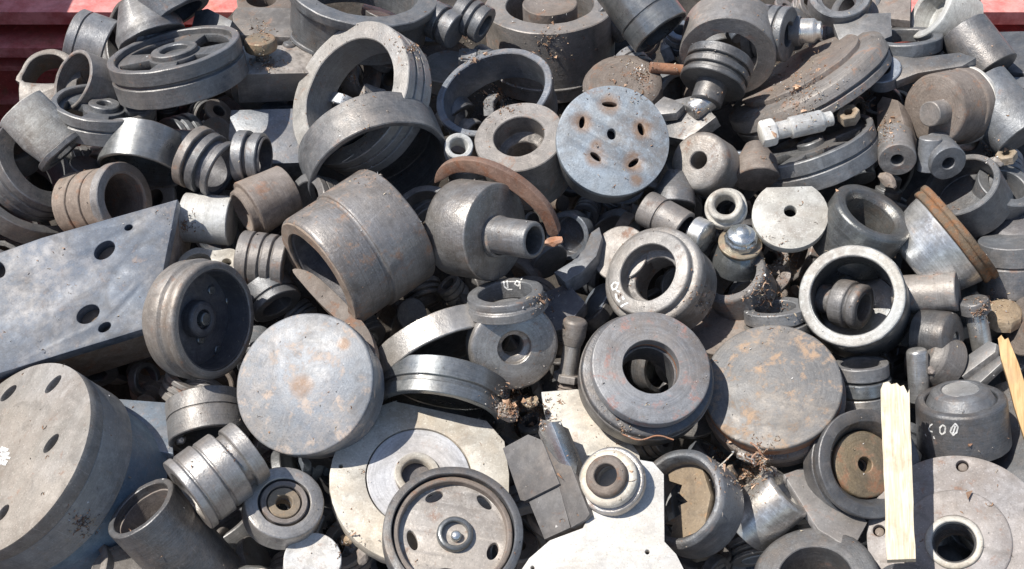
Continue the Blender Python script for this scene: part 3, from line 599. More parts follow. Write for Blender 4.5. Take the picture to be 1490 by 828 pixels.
# --- strip rings in the middle
O('bright_ring', 'bright brushed ring edge curving up beneath the chalk marked flat ring', 'ring', 650, 528, -20, -66, .36, [('ring', G([(102, 0), (102, 38)], None, (95, 34)), 'light')])  # added floor keeps the hollow under the bright edge shaded
O('flat_ring', 'flat grey ring with small chalk marks above the bored washer', 'ring', 735, 424, 78, 98, .36, [('body', G([(54, 0), (56, 2), (56, 13), (60, 14), (60, 28)], [(40, 28), (40, 0)]), 'mid')], key='flatring')
O('grooved_ring', 'broad grooved dark grey ring tipped down above the cream plate', 'ring', 640, 606, -14, -100, .34, [('ring', G(gro(96, 56, [(18, 26, 3)]), None, (84, 46)), 'polish')])  # floor added behind the opening so its underside lies in shade
O('bored_washer', 'thick round washer with a stepped bore beside the upright bolt', 'washer', 749, 506, 52, -50, .93,
  [('body', G([(62, 0), (66, 3), (66, 34)], [(16, 34), (16, 12), (25, 8), (25, 0)]), 'light')])
O('long_bolt', 'long worn bolt standing with thread down beside the thick round washer', 'bolt', 838, 464, 48, 82, .30,
  [('head', G([(14, 0), (18, 4), (18, 26), (14, 40)]), 'warm'), ('shank', G([(13, 38), (14, 90)]), 'light'), ('collar', G([(21, 84), (21, 96)], seg=6), 'warm'), ('thread', G(gro(15, 142, [(k, k + 2.2, 2) for k in range(100, 138, 5)])[1:]), 'brown')])
O('dark_wedge', 'dark blue wedge in the shade between half ring and upright bolt', 'wedge', 800, 442, -6, 100, .8, [('wedge', plate([(776, 432), (826, 412), (852, 440), (822, 478), (800, 482)], [], 30), 'dark')])
metal('bearingface', (.175, .18, .195), (.26, .262, .27), rust=.36, met=.25, rough=.45, turn=.3, bump=.25, rc=(.22, .11, .09), jit=0)
O('wide_bearing', 'wide pale faced bearing with a large bore and rusty stepped edge', 'bearing', 948, 533, 88, 62, .91,
  [('face_ring', G([(86, 0), (88, 2), (88, 18)], [(42, 18), (42, 1)], c=.8), 'bearingface'),
   ('groove', G([(80, 18), (80, 26)], 43), 'rust'),
   ('body', G([(96, 26), (99, 30), (99, 70), (94, 74)], [(40, 74), (40, 26)]), 'darkgrey'),
   ('rim_band', G([(100.5, 34), (100.5, 40)], 98), 'warm')])
metal('bigdisc', (.105, .108, .115), (.17, .17, .173), rust=.5, met=.15, rough=.52, bump=.25, turn=.2, rc=(.27, .19, .13), dc=(.30, .26, .22), jit=0)
O('flat_disc', 'largest flat dull disc with rusty rim beside the wide bearing', 'disc', 1123, 560, 36, 96, .90,
  [('disc', G([(98, 0), (100, 2), (100, 8)]), MATS['bigdisc']), ('edge', G([(99, 8), (99, 26)]), 'rust'), ('backing_disc', G([(96, 26), (104, 30), (104, 46), (96, 50), (101, 56), (101, 70)]), 'brown')])
O('white_cup', 'deep cup with a thick white rim holding a small stepped bush', 'cup', 1239, 430, 66, 120, .975,
  [('body', G([(73, 0), (77, 3), (77, 120)], None, (58, 112)), 'polish'), ('rim', G([(72.5, -1.5), (75.5, 0), (75.5, 5)], [(59.5, 5), (59.5, -1.5)]), 'chalk')])
O('stepped_bush', 'small stepped bush lying inside the white rimmed cup', 'bush', 1258, 448, 26, -14, .42,
  [('body', G([(28, 0), (33, 3), (33, 14), (30, 16), (30, 19), (35, 21), (35, 42), (28, 46), (22, 48), (22, 70)], None, (20, 26)), 'warm')])
metal('darkpolish', (.09, .097, .10), (.16, .17, .175), rust=.08, met=.6, rough=.3, jit=0)
O('polished_sleeve', 'dark polished ring sleeve leaning above the white rimmed cup', 'sleeve', 1272, 308, 62, 56, .50, [('body', G([(58, 0), (62, 4), (62, 80)], [(38, 80), (38, 10), (46, 0)]), 'darkpolish')])
O('dark_block', 'dark angular block lying between the polished sleeve and flat cut plate', 'block', 1218, 334, -16, 110, .8, [('block', plate([(1180, 340), (1196, 304), (1234, 300), (1250, 360), (1220, 372)], [], 40), 'grey')])
metal('flangerust', (.12, .08, .048), (.19, .135, .085), rust=.6, met=0, rough=.85, turn=0, bump=1., rc=(.16, .075, .035), jit=0)
O('flanged_cone', 'bright brushed cone with a wide rusty flange standing upright', 'cone', 1400, 334, 26, 38, -.06,
  [('flange', G([(82, 0), (84, 2), (84, 9), (80, 11), (82, 14), (82, 20), (80, 22)]), 'flangerust'), ('cone', G([(76, 22), (74, 34), (62, 84), (56, 90)]), 'shiny')])
O('plain_cylinder', 'plain grey cylinder lying on its side beside the white rimmed cup', 'cylinder', 1394, 424, 34, 4, .14, [('body', disc(29, 90), 'warm')])
O('grooved_barrel', 'grooved grey barrel at the edge below the rusty flange', 'barrel', 1472, 350, 10, 90, .28, [('body', G(gro(46, 78, [(30, 33, 3)])), 'grey')])
O('capped_pin', 'bright pin with a grey cap lying beside the orange wood', 'pin', 1416, 436, 34, 100, .35, [('cap', G([(20, 0), (22, 3), (22, 20)]), 'mid'), ('pin', disc(15, 76, off=20), 'shiny')])
O('dark_roller', 'dark round roller with a bright dimple below the plain cylinder', 'roller', 1392, 492, 24, -6, .40, [('body', G([(24, 0), (36, 6), (38, 14), (38, 56)], None, (9, 6)), 'darkgrey'), ('dimple', G([(8, 0), (8, 4)]), 'chrome', dict(dz=3))])
O('elbow_casting', 'grey elbow casting lying under the white rimmed cup near the pot', 'casting', 1338, 512, 4, 150, .6, [('body', G([(30, 0), (44, 14), (44, 50)]), 'warm')])
O('upright_pin', 'short upright pin with a shiny head behind the pale plank', 'pin', 1334, 508, 34, 92, .3, [('pin', G([(12, 0), (15, 4), (15, 80)]), 'shiny')])
O('strip_stack', 'two narrow grey steel strips stacked against the marked pot', 'strips', 1420, 520, 20, 125, .75,
  [('strip', plate([(1384, 540), (1392, 528), (1438, 496), (1450, 500), (1448, 512), (1400, 548)], [], 14), 'mid'), ('strip', plate([(1402, 556), (1452, 516), (1462, 524), (1416, 566)], [], 14, dz=12), 'grey')])
O('reddish_disc', 'dark reddish disc at the edge behind the orange wood', 'disc', 1490, 474, 0, 170, .6, [('disc', disc(44, 30), 'brown')])
O('tan_stone', 'tan rusty lump between the capped pin and dark reddish disc', 'lump', 1462, 448, 2, 80, .7, [('lump', G([(16, 0), (26, 6), (28, 26)], seg=9), 'tan')])
O('ring_stack', 'stack of three thin grey rings beside the top of the pale plank', 'ring stack', 1252, 528, 16, 92, .28, [('ring', tube(40, 20, 28), 'mid'), ('ring', tube(42, 20, 28, off=23), 'polish'), ('ring', tube(41, 22, 28, off=46), 'light')])
O('marked_pot', 'wide dark grey pot with white painted numbers and a shiny cap', 'pot', 1398, 580, 56, 92, .42,
  [('body', G([(60, 0), (64, 4), (66, 74)], None, (50, 8)), 'darkgrey'), ('cap', G([(30, 0), (40, 4), (50, 24)], None, (26, 3)), 'grey', dict(dz=-16)), ('cap_plate', G([(26, 0), (26, 2)]), 'shiny', dict(dz=-15))], key='pot')
O('side_slab', 'rough grey slab standing at the edge between marked pot and big round flange', 'slab', 1466, 640, 10, 120, .75, [('slab', plate([(1448, 560), (1470, 552), (1500, 640), (1510, 720), (1440, 690), (1425, 640)], [], 40), 'grey')])
# --- lower middle: cream plate, pulleys, steel block
out101 = [(576, 584), (708, 612), (734, 642), (741, 690)] + [(612 + 133 * math.cos(R(a)), 700 - 122 * math.sin(R(a))) for a in range(-15, -262, -10)]
metal('recessmat', (.44, .43, .435), (.54, .53, .535), rust=.15, met=.15, rough=.45, turn=.3, bump=.2, jit=0)
O('cream_plate', 'large cream round plate with flats, ring groove and bored hub', 'plate', 610, 698, 30, 80, .92,
  [('plate', plate(out101, [circ(610, 694, 78, 64), ell(496, 678, 3.2, 3.2, 0)], 24), 'cream'),
   ('recess', G([(76, 0), (76, 16)], 34), 'recessmat', dict(pos=(610, 694), dz=1.5)),
   ('hub', G([(33, 0), (33, 16)], [(22, 16), (22, 3), (25, 0)]), 'cream', dict(pos=(607, 688), dz=-3)),
   ('hub_core', G([(24, 0), (24, 4)]), 'dark', dict(pos=(607, 688), dz=16))])
S102 = [(632, 723, 13.5, 7, 22), (705, 731, 13.5, 6.5, -42), (600, 786, 15, 7, -72), (717, 802, 13, 8, 70), (651, 833, 14, 6, -5)]
metal('webmat', (.37, .34, .31), (.49, .45, .41), rust=.3, met=.2, rough=.5, turn=0, bump=.3, jit=0)
O('slotted_pulley', 'slotted pulley with a deep stepped rim resting on the cream plate', 'pulley', 660, 772, 92, 80, .93,
  [('rim', G([(96, 0), (103, 3), (103, 40)], [(88, 40), (88, 18), (90, 16), (90, 0)]), 'grey'),
   ('inner_rim', G([(86, 0), (88, 2), (88, 18)], [(78, 18), (80, 0)]), 'brown', dict(dz=6)),
   ('web', plate(circ(660, 773, 86, 90), [ell(*q) for q in S102], 10, dz=18), 'webmat'),
   ('hub', G([(24, 0), (27, 3), (27, 22)], None, (19, 14)), 'polish', dict(pos=(662, 775), dz=8)),
   ('hub_pin', G([(4, -3), (8, 1), (8, 14)]), 'chrome', dict(pos=(664, 779), dz=10))])
O('pale_backing_plate', 'pale worn plate lying behind the steel block and stepped bushing', 'plate', 868, 622, 2, 80, .92, [('plate', plate([(788, 570), (840, 566), (880, 590), (930, 660), (940, 720), (820, 720), (800, 640)], [], 14), 'cream')])
metal('blockdark', (.06, .058, .06), (.095, .09, .09), rust=.15, met=.1, rough=.6, turn=0, bump=.2, jit=0)
O('steel_block', 'dark grey steel block in two steps beside the slotted pulley', 'block', 785, 690, 72, 160, .90,
  [('upper_step', plate([(731, 652), (768, 632), (788, 640), (814, 704), (764, 729), (757, 728)], [], 60), 'blockdark'),
   ('lower_step', plate([(769, 729), (813, 706), (830, 768), (792, 785)], [], 54, dz=6), 'blockdark'),
   ('side_bar', plate([(783, 630), (786, 610), (806, 614), (858, 748), (852, 756), (831, 768), (812, 706)], [], 56, dz=5), 'blockdark')])
O('steel_strip', 'bright bluish steel strip standing on edge along the dark steel block', 'strip', 826, 650, 84, 30, .6, [('strip', plate([(802, 614), (816, 612), (842, 668), (838, 690), (824, 668)], [], 26), 'chrome')])
O('stepped_collar', 'cream stepped collar with a brown inner ring on the white plate', 'collar', 884, 694, 106, 135, .93,
  [('inner_ring', G([(27, 0), (31, 4), (31, 18)], [(17, 18), (17, 0)]), 'brown', dict(dz=-12)), ('ring', G([(38, 0), (43, 4), (43, 16)], 26), 'cream'), ('flange', G([(48, 16), (51, 19), (51, 30)], 20), 'light')])
O('white_plate', 'clean white shaped plate with two pin holes at the lower edge', 'plate', 890, 790, 84, 88, .93,
  [('plate', plate([(740, 856), (770, 812), (800, 786), (848, 768), (856, 752), (846, 700), (880, 660), (950, 672), (966, 690), (967, 788), (984, 806), (1006, 850), (1020, 900), (720, 900)], [ell(942, 803, 3.5, 3.5, 0), ell(775, 826, 3, 3, 0)], 12), 'white')])
O('rust_filled_ring', 'grey ring filled with tan rusted casting behind the white plate', 'ring', 985, 724, 56, 152, .84,
  [('ring', G([(68, 0), (75, 5), (75, 66)], [(56, 66), (56, 12), (62, 0)]), 'grey'),
   ('filling', plate([(944, 676), (1020, 676), (1034, 720), (1024, 770), (975, 790), (978, 764), (966, 762), (990, 748), (986, 736), (1000, 730), (988, 718), (992, 706), (974, 700), (972, 690), (950, 694)], [], 20, dz=26), 'tan')])
O('silver_barrel', 'silver grey barrel lying tilted between the rust filled ring and brass pulley', 'barrel', 1148, 712, 14, 40, .30, [('body', G([(40, 0), (44, 4), (44, 90)], None, (30, 20)), 'shiny')])
O('brass_pulley', 'grooved pulley with a brass hub plate half hidden by the pale plank', 'pulley', 1266, 674, 46, 14, .88,
  [('rim', G(gro(80, 54, [(14, 24, 9)]), [(50, 54), (50, 22), (62, 0)]), 'darkgrey'), ('hub_plate', G([(46, 0), (49, 2), (49, 18)], 11), 'brass', dict(dz=14)), ('back', G([(50, 0), (50, 5)], 9), 'dark', dict(dz=34))])
M3 = [(1400, 678), (1279, 772), (1500, 742)]
O('round_flange', 'big round pinkish flange with bolt holes and a threaded bore', 'flange', 1392, 782, 60, 100, .95,
  [('plate', plate(circ(1392, 782, 127, 110), [circ(a, b, 9, 24) for a, b in M3] + [circ(1390, 786, 36)], 26), 'flangepink'),
   ('raised_ring', G([(76, 0), (78, 2), (78, 8)], 37), 'flangepink', dict(pos=(1390, 786), dz=-3)),
   ('lip', G([(38, 0), (40, 2), (40, 12)], 31), 'cream', dict(pos=(1388, 788), dz=-8)),
   ('threaded_bore', G([(37, 0), (37, 60)], [(30, 60)] + [(30 - (k % 2) * 3.0, 58 - k * 4) for k in range(14)] + [(32, 0)]), 'grey', dict(pos=(1388, 788), dz=2))]
  + [('bolt', G([(6, 0), (7, 2), (7, 16)]), 'brown', dict(pos=(a + 1, b + 2), dz=7)) for a, b in M3])
O('round_bar', 'grey bar cut by the lower edge under the pale plank', 'bar', 1316, 836, 96, 88, .5, [('bar', disc(34, 40), 'darkgrey')])
O('dark_mouth_ring', 'wide grey ring with a black mouth at the lower edge', 'ring', 1186, 838, 42, 96, .82, [('ring', G([(84, 0), (90, 5), (90, 60)], [(52, 60), (52, 0)]), 'grey')])
O('wing_plate', 'grey wing shaped plate under the brass hub pulley', 'plate', 1180, 688, -2, 70, .8, [('plate', plate([(1140, 690), (1192, 672), (1262, 760), (1240, 800), (1190, 770)], [], 16), 'warm')])
# --- wood
def wood(name, label, x0, y0, x1, y1, w, t, h, m, tip):
    M, s = frame((x0 + x1) / 2, (y0 + y1) / 2, h, 90, .96)
    d = Vector((x1 - x0, y1 - y0)).normalized(); nrm = Vector((d.y, -d.x))
    def e(x, y, k): return (x + nrm.x * k, y + nrm.y * k)
    n = 12; L_ = [e(x0 + (x1 - x0) * i / n, y0 + (y1 - y0) * i / n, -w / 2 + random.uniform(-.8, .8)) for i in range(n + 1)]
    Rr = [e(x0 + (x1 - x0) * i / n, y0 + (y1 - y0) * i / n, w / 2 + random.uniform(-.8, .8)) for i in range(n + 1)]
    tp = [(x0 + a, y0 + b) for a, b in tip]
    o = O(name, label, 'wood', (x0 + x1) / 2, (y0 + y1) / 2, h, 90, .96, [('wood', plate(L_ + Rr[::-1] + tp, [], t, bev=.8), m)])
    return o
wood('wood_plank', 'pale splintered wood plank standing over the brass pulley and round flange', 1302, 566, 1311, 814, 42, 20, 128, 'wood', [(19, 6), (13, -6), (8, -4), (3, -9), (-5, -7), (-9, -11), (-17, -9)])
O('wood_plank', 'orange splintered wood piece beside the marked pot at the edge', 'wood', 1474, 560, 64, 90, .94, [('w', plate([(1452, 492), (1457, 487), (1462, 494), (1467, 491), (1482, 528), (1494, 566), (1506, 630), (1490, 636), (1476, 592), (1466, 552), (1456, 520)], [], 18, bev=.8), 'woodorange')])
O('wood_chip', 'small pale wood splinter by the foot of the big bolt flange', 'wood chip', 96, 766, 40, 100, .8, [('chip', plate([(84, 778), (92, 758), (104, 744), (106, 756), (100, 780)], [], 6), 'wood')])

# --- fragments, wire and straw lying in the gaps
def lump(w, hgt, d, seed, sub=2):
    def f(M, s):
        bm = bmesh.new(); bmesh.ops.create_icosphere(bm, subdivisions=sub, radius=1); o_ = Vector((seed * 3.1, seed * 1.7, 2))
        for v in bm.verts:
            k = 1 + .45 * mnoise.noise(v.co * 1.4 + o_) + .15 * mnoise.noise(v.co * 4 + o_)
            v.co = Vector((v.co.x * w * k, v.co.y * hgt * k, v.co.z * d * k)) * s
        me = bpy.data.meshes.new('m'); bm.to_mesh(me); bm.free(); return finish(me, 22)
    return f
for k, (x, y, hh, w, g_, m, lb) in enumerate([
    (370, 668, 60, 7, 12, 'tan', 'tan casting fragment between the stepped bushing and the round bearing'),
    (806, 352, 78, 14, 8, 'rust', 'rusty casting fragment at the mouth of the necked drum'),
    (612, 338, 30, 9, 6, 'light', 'bright metal fragment between split sleeve and necked drum'),
    (528, 808, 20, 14, 10, 'brown', 'brown casting fragment by the lower edge under the cream plate'),
    (505, 786, 24, 8, 12, 'tan', 'tan casting fragment tucked under the rim of the cream plate'),
    (1086, 664, 0, 15, 11, 'warm', 'grey casting fragment below the rusty rim of the largest flat disc'),
    (1062, 690, 4, 10, 15, 'tan', 'tan casting fragment beside the rust filled ring'),
    (1120, 690, 8, 13, 9, 'brown', 'brown casting fragment on top of the silver barrel end'),
    (1355, 540, 18, 8, 8, 'brown', 'small brown casting fragment between upright pin and dark round roller'),
    (1240, 742, 6, 12, 8, 'grey', 'grey casting fragment under the brass hub pulley'),
    (740, 600, 30, 18, 14, 'brown', 'broad crumbly casting fragment below the thick round washer'),
    (772, 586, 28, 12, 9, 'tan', 'crumbly tan casting fragment beside the foot of the long bolt'),
    (1138, 408, -30, 16, 10, 'brown', 'brown casting fragment in the dark gap under the flat cut plate'),
    (1108, 398, -34, 9, 9, 'rust', 'rusty casting fragment beside the tilted mottled collar'),
    (285, 330, -20, 13, 9, 'tan', 'tan casting fragment in the dark corner of the drilled block'),
    (262, 640, 0, 8, 8, 'light', 'pale casting fragment beside the blue steel corner'),
    (520, 72, -60, 12, 9, 'brown', 'brown casting fragment seen through the tall pale ring'),
    (540, 150, -80, 24, 26, 'warm', 'pinkish casting fragment lying inside the tall pale ring'),
    (612, 84, -60, 8, 12, 'light', 'pale casting fragment in the dark gap by the small bright bush'),
    (1292, 262, 6, 16, 9, 'brown', 'brown casting fragment under the pale bushing near the rusty flange'),
    (1450, 236, 2, 12, 8, 'warm', 'grey casting fragment beside the bright worn little nut'),
    (128, 752, 96, 9, 7, 'chalk', 'crumbly white casting fragment between big flange and orange mouthed pipe'),
    (1012, 440, -10, 9, 12, 'rust', 'rusty casting fragment between the thick bored ring and dull disc'),
    (930, 148, 0, 10, 7, 'light', 'pale casting fragment between slotted disc and thick pitted ring')]):
    O('casting_fragment', lb, 'fragment', x, y, hh, 60 + k * 37, .8, [('f', lump(w, g_, min(w, g_) * .8, k), m)])
def wire(name, label, pts, rad, m, h, cat):
    cu = bpy.data.curves.new('w', 'CURVE'); cu.dimensions = '3D'; cu.bevel_depth = rad * .001; cu.bevel_resolution = 2
    sp = cu.splines.new('BEZIER'); sp.bezier_points.add(len(pts) - 1)
    M = Matrix.Translation(at(pts[0][0], pts[0][1], h)); Mi = M.inverted()
    for bp_, (x, y, dh) in zip(sp.bezier_points, pts):
        bp_.co = Mi @ at(x, y, h + dh); bp_.handle_left_type = bp_.handle_right_type = 'AUTO'
    ob = bpy.data.objects.new('w', cu); COL.objects.link(ob); bpy.context.view_layer.update()
    me = bpy.data.meshes.new_from_object(ob.evaluated_get(bpy.context.evaluated_depsgraph_get())); bpy.data.objects.remove(ob)
    tagit(mk(name, finish(me, 60), m, None, M), label, cat)
wire('rusty_wire', 'twisted rusty turning hanging from the rim of the largest flat disc', [(1092, 644, 0), (1102, 652, 4), (1108, 664, 0), (1100, 676, -4), (1094, 668, 2), (1104, 660, 6), (1112, 672, 2), (1106, 684, -4)], 1.5, 'rust', 60, 'wire')
wire('straw', 'pale straw lying across the edge of the rust filled ring', [(1040, 684, 0), (1054, 672, 3), (1066, 660, 2)], 1.0, 'cream', 78, 'straw')
wire('straw', 'thin pale straw inside the dark tipped ring', [(498, 236, 0), (530, 216, 2), (560, 206, 4)], .9, 'cream', 40, 'straw')
wire('rusty_wire', 'curled rusty turning lying below the wide bearing', [(906, 632, 0), (930, 640, 4), (958, 634, 2), (980, 640, -2)], 1.1, 'rust', 60, 'wire')

# --- parts half buried in the second layer, seen in the gaps
ANCH = [(252, 100, 'wide spoked pulley'), (150, 165, 'small spoked pulley'), (205, 225, 'scratched collar'), (95, 215, 'collared elbow sleeve'), (330, 250, 'tilted ring pack'),
 (180, 290, 'wide mouthed bearing housing'), (120, 410, 'drilled block'), (312, 466, 'deep dark cup'), (520, 120, 'tall leaning ring'), (545, 230, 'tipped dark ring'), (400, 130, 'machined block'),
 (740, 120, 'thin open ring'), (800, 60, 'plugged drum'), (755, 210, 'round bushing'), (892, 204, 'slotted disc'), (720, 340, 'necked drum'), (520, 370, 'split sleeve'), (440, 560, 'blank disc'),
 (60, 660, 'big bolt flange'), (305, 695, 'stepped bushing'), (415, 730, 'round bearing'), (215, 770, 'orange mouthed pipe'), (640, 570, 'broad grooved ring'), (750, 507, 'thick round washer'),
 (640, 490, 'bright curved ring'), (735, 430, 'chalk marked ring'), (610, 700, 'cream plate'), (660, 770, 'slotted pulley'), (795, 700, 'stepped steel block'), (835, 530, 'long bolt'),
 (945, 400, 'thick bored ring'), (950, 535, 'wide bearing'), (1122, 560, 'largest flat disc'), (1240, 430, 'white rimmed cup'), (1150, 308, 'flat cut plate'), (1075, 350, 'chrome fitting'),
 (1016, 233, 'drilled drum'), (1168, 120, 'wide double disc'), (1180, 215, 'grey rimmed pulley'), (1370, 160, 'brown shaft drum'), (1385, 345, 'flanged cone'), (1275, 320, 'polished ring sleeve'),
 (1400, 268, 'grey green sleeve'), (1398, 600, 'marked pot'), (1266, 675, 'brass hub pulley'), (1390, 780, 'big round flange'), (1148, 720, 'silver barrel'), (990, 724, 'rust filled ring'),
 (1058, 75, 'thick pitted ring'), (1355, 425, 'plain cylinder'), (1446, 104, 'tilted roller'), (560, 0, 'very large open ring'), (1305, 690, 'pale plank'), (826, 372, 'dark half ring')]
bpy.context.view_layer.update(); dg = bpy.context.evaluated_depsgraph_get(); before = {}
for yy in range(2, 828, 5):
    for xx in range(2, 1490, 5):
        ok, loc, nor, idx, ob, _ = scene.ray_cast(dg, CAM, ray(xx, yy))
        before[(xx, yy)] = ok and ob.name != 'terrain'
frnd = random.Random(5); FILL = []; FM = {}; used_lb = set()
KK = [('ring', 'ring', lambda q: tube(q, q * .6, q * .68, seg=44)), ('bushing', 'bushing', lambda q: G(gro(q * .8, q * 1.2, [(q * .3, q * .36, 2), (q * .7, q * .78, 3)]), q * .42, seg=44)),
      ('disc', 'disc', lambda q: G([(q, 0), (q, q * .3), (q * .5, q * .32), (q * .5, q * .8)], seg=44)), ('grooved_collar', 'collar', lambda q: G(gro(q, q * .9, [(q * .2, q * .3, 3), (q * .5, q * .6, 3)]), q * .6, seg=44)),
      ('stub_shaft', 'shaft', lambda q: G([(q * .4, 0), (q * .4, q * .5), (q * .55, q * .52), (q * .55, q * 1.5)], seg=44)), ('cup', 'cup', lambda q: G([(q, 0), (q * 1.02, q * .5), (q * .8, q)], None, (q * .78, q * .6), seg=44)),
      ('nut', 'nut', lambda q: G([(q * .62, 0), (q * .62, q * .5)], q * .3, seg=6)), ('flanged_bush', 'bush', lambda q: G([(q * .95, 0), (q * .95, q * .22), (q * .6, q * .24), (q * .6, q * 1.1)], q * .4, seg=44))]
MN = [('dull grey', 'grey'), ('dark oily', 'darkgrey'), ('brownish', 'brown'), ('worn pale', 'mid'), ('warm grey', 'warm'), ('blue grey', 'blue')]
for gy in range(-1, 18):
    for gx in range(-1, 29):
        for lay in (0, 1):
            px = gx * 54 + frnd.uniform(-20, 20) + 27 * lay; py = gy * 50 + frnd.uniform(-18, 18) + 25 * lay
            if px < 150 and py < 210 - px * .3: continue
            if px > 1330 and py < 70: continue
            q = frnd.choice((24, 30, 36, 44)); nm, ct, gf = KK[frnd.randrange(len(KK))]; adj, mt = MN[frnd.choice((0, 0, 1, 1, 2, 3, 4, 5))]
            dd = sorted(ANCH, key=lambda a: (a[0] - px) ** 2 + (a[1] - py) ** 2)[:5]
            lb = None
            for (ai, bi) in ((0, 1), (0, 2), (1, 2), (0, 3), (1, 3), (2, 3), (0, 4)):
                c_ = '%s %s half buried between the %s and the %s' % (adj, nm.replace('_', ' '), dd[ai][2], dd[bi][2])
                if c_ not in used_lb: lb = c_; break
            if lb is None: continue
            used_lb.add(lb)
            if len(lb.split()) > 16: continue
            Mf, sf = frame(px, py, frnd.uniform(-105, -70) - 55 * lay, frnd.uniform(0, 360), frnd.uniform(.25, .9))
            key_ = (nm, q, mt)
            if key_ in FM: o = bpy.data.objects.new(nm, FM[key_]); COL.objects.link(o); o.matrix_world = Mf
            else: o = mk(nm, gf(q)(Mf, .00106), mt, None, Mf); FM[key_] = o.data
            tagit(o, lb, ct, 'parts half buried in the gaps'); FILL.append(o)
# keep only the buried parts that show
bpy.context.view_layer.update(); dg = bpy.context.evaluated_depsgraph_get(); seen = {}
hide = {}
for (xx, yy), was in before.items():
    ok, loc, nor, idx, ob, _ = scene.ray_cast(dg, CAM, ray(xx, yy))
    if ok:
        seen[ob.name] = seen.get(ob.name, 0) + 1
        if was: hide[ob.name] = hide.get(ob.name, 0) + 1
kept = 0
for o in FILL:
    if seen.get(o.name, 0) < 7 or hide.get(o.name, 0) > 3 + .12 * seen.get(o.name, 0):
        bpy.data.objects.remove(o)
    else: kept += 1
print('buried parts kept', kept, 'of', len(FILL))
print('unseen things:', [o.name for o in scene.objects if o.get('category') and not seen.get(o.name, 0) and not any(seen.get(c.name, 0) for c in o.children)])
# ---------------------------------------------------------------- chalk and paint writing on the parts
bpy.context.view_layer.update()
dg = bpy.context.evaluated_depsgraph_get()
def strokes(key, name, lines, w):
    root = ALL[key]; M = root.matrix_world; bm = bmesh.new(); n_ok = 0
    for ln in lines:
        pts = []
        for (a, b), (c, d) in zip(ln, ln[1:]):
            k = max(2, int(math.hypot(c - a, d - b) / 1.5))
            for i in range(k): pts.append((a + (c - a) * i / k, b + (d - b) * i / k))
        pts.append(ln[-1]); P = []
        for (a, b) in pts:
            ok, loc, nor, idx, ob, _ = scene.ray_cast(dg, CAM, ray(a, b))
            if ok and (ob == root or ob.parent == root): P.append((loc + nor * .0006, nor))
        for (p, n), (q, n2) in zip(P, P[1:]):
            if (q - p).length > .012 or (q - p).length < 1e-6: continue
            t = (q - p).normalized(); sd = n.cross(t).normalized() * w * .001 * random.uniform(.7, 1.1); t *= .0005
            f = bm.faces.new([bm.verts.new(v) for v in (p - sd - t, q - sd + t, q + sd + t, p + sd - t)]); n_ok += 1
    if not n_ok: bm.free(); print('no strokes on', key); return
    me = bpy.data.meshes.new(name); bm.to_mesh(me); bm.free(); me.transform(M.inverted())
    o = mk(name, me, 'paint', root, Matrix.Identity(4))
strokes('pot', 'painted_numbers', [
    [(1357, 617), (1354, 619), (1352, 623), (1353, 627), (1357, 628)], [(1359, 635), (1360, 638)], [(1347, 632), (1348, 634)],
    [(1372, 618), (1368, 622), (1368, 629), (1371, 632), (1375, 629), (1376, 621), (1372, 618)],
    [(1390, 616), (1385, 622), (1383, 628), (1387, 633), (1392, 629), (1394, 621), (1390, 616)], [(1390, 620), (1387, 630)]], 1.1)
strokes('bored', 'chalk_marks', [
    [(894, 411), (890, 416), (892, 422), (897, 420), (900, 413), (895, 411)], [(898, 423), (902, 425)],
    [(896, 428), (898, 436), (902, 439)], [(906, 432), (908, 436)], [(904, 446), (909, 443), (914, 441)], [(880, 418), (878, 424), (882, 430)]], 1.5)
strokes('bolt_flange', 'paint_smear', [[(2 + dx, 652 + k * 3), (12 + dx * 1.5, 655 + k * 3)] for k, dx in enumerate((0, -2, 1, -1, 2, -3, -1, -2))], 2.2)
strokes('flatring', 'chalk_marks', [
    [(733, 410), (734, 417), (739, 421), (745, 421)], [(738, 409), (739, 418)],
    [(752, 409), (749, 413), (754, 416), (757, 411), (752, 409)], [(757, 413), (757, 420)], [(760, 405), (758, 408)]], 1.2)
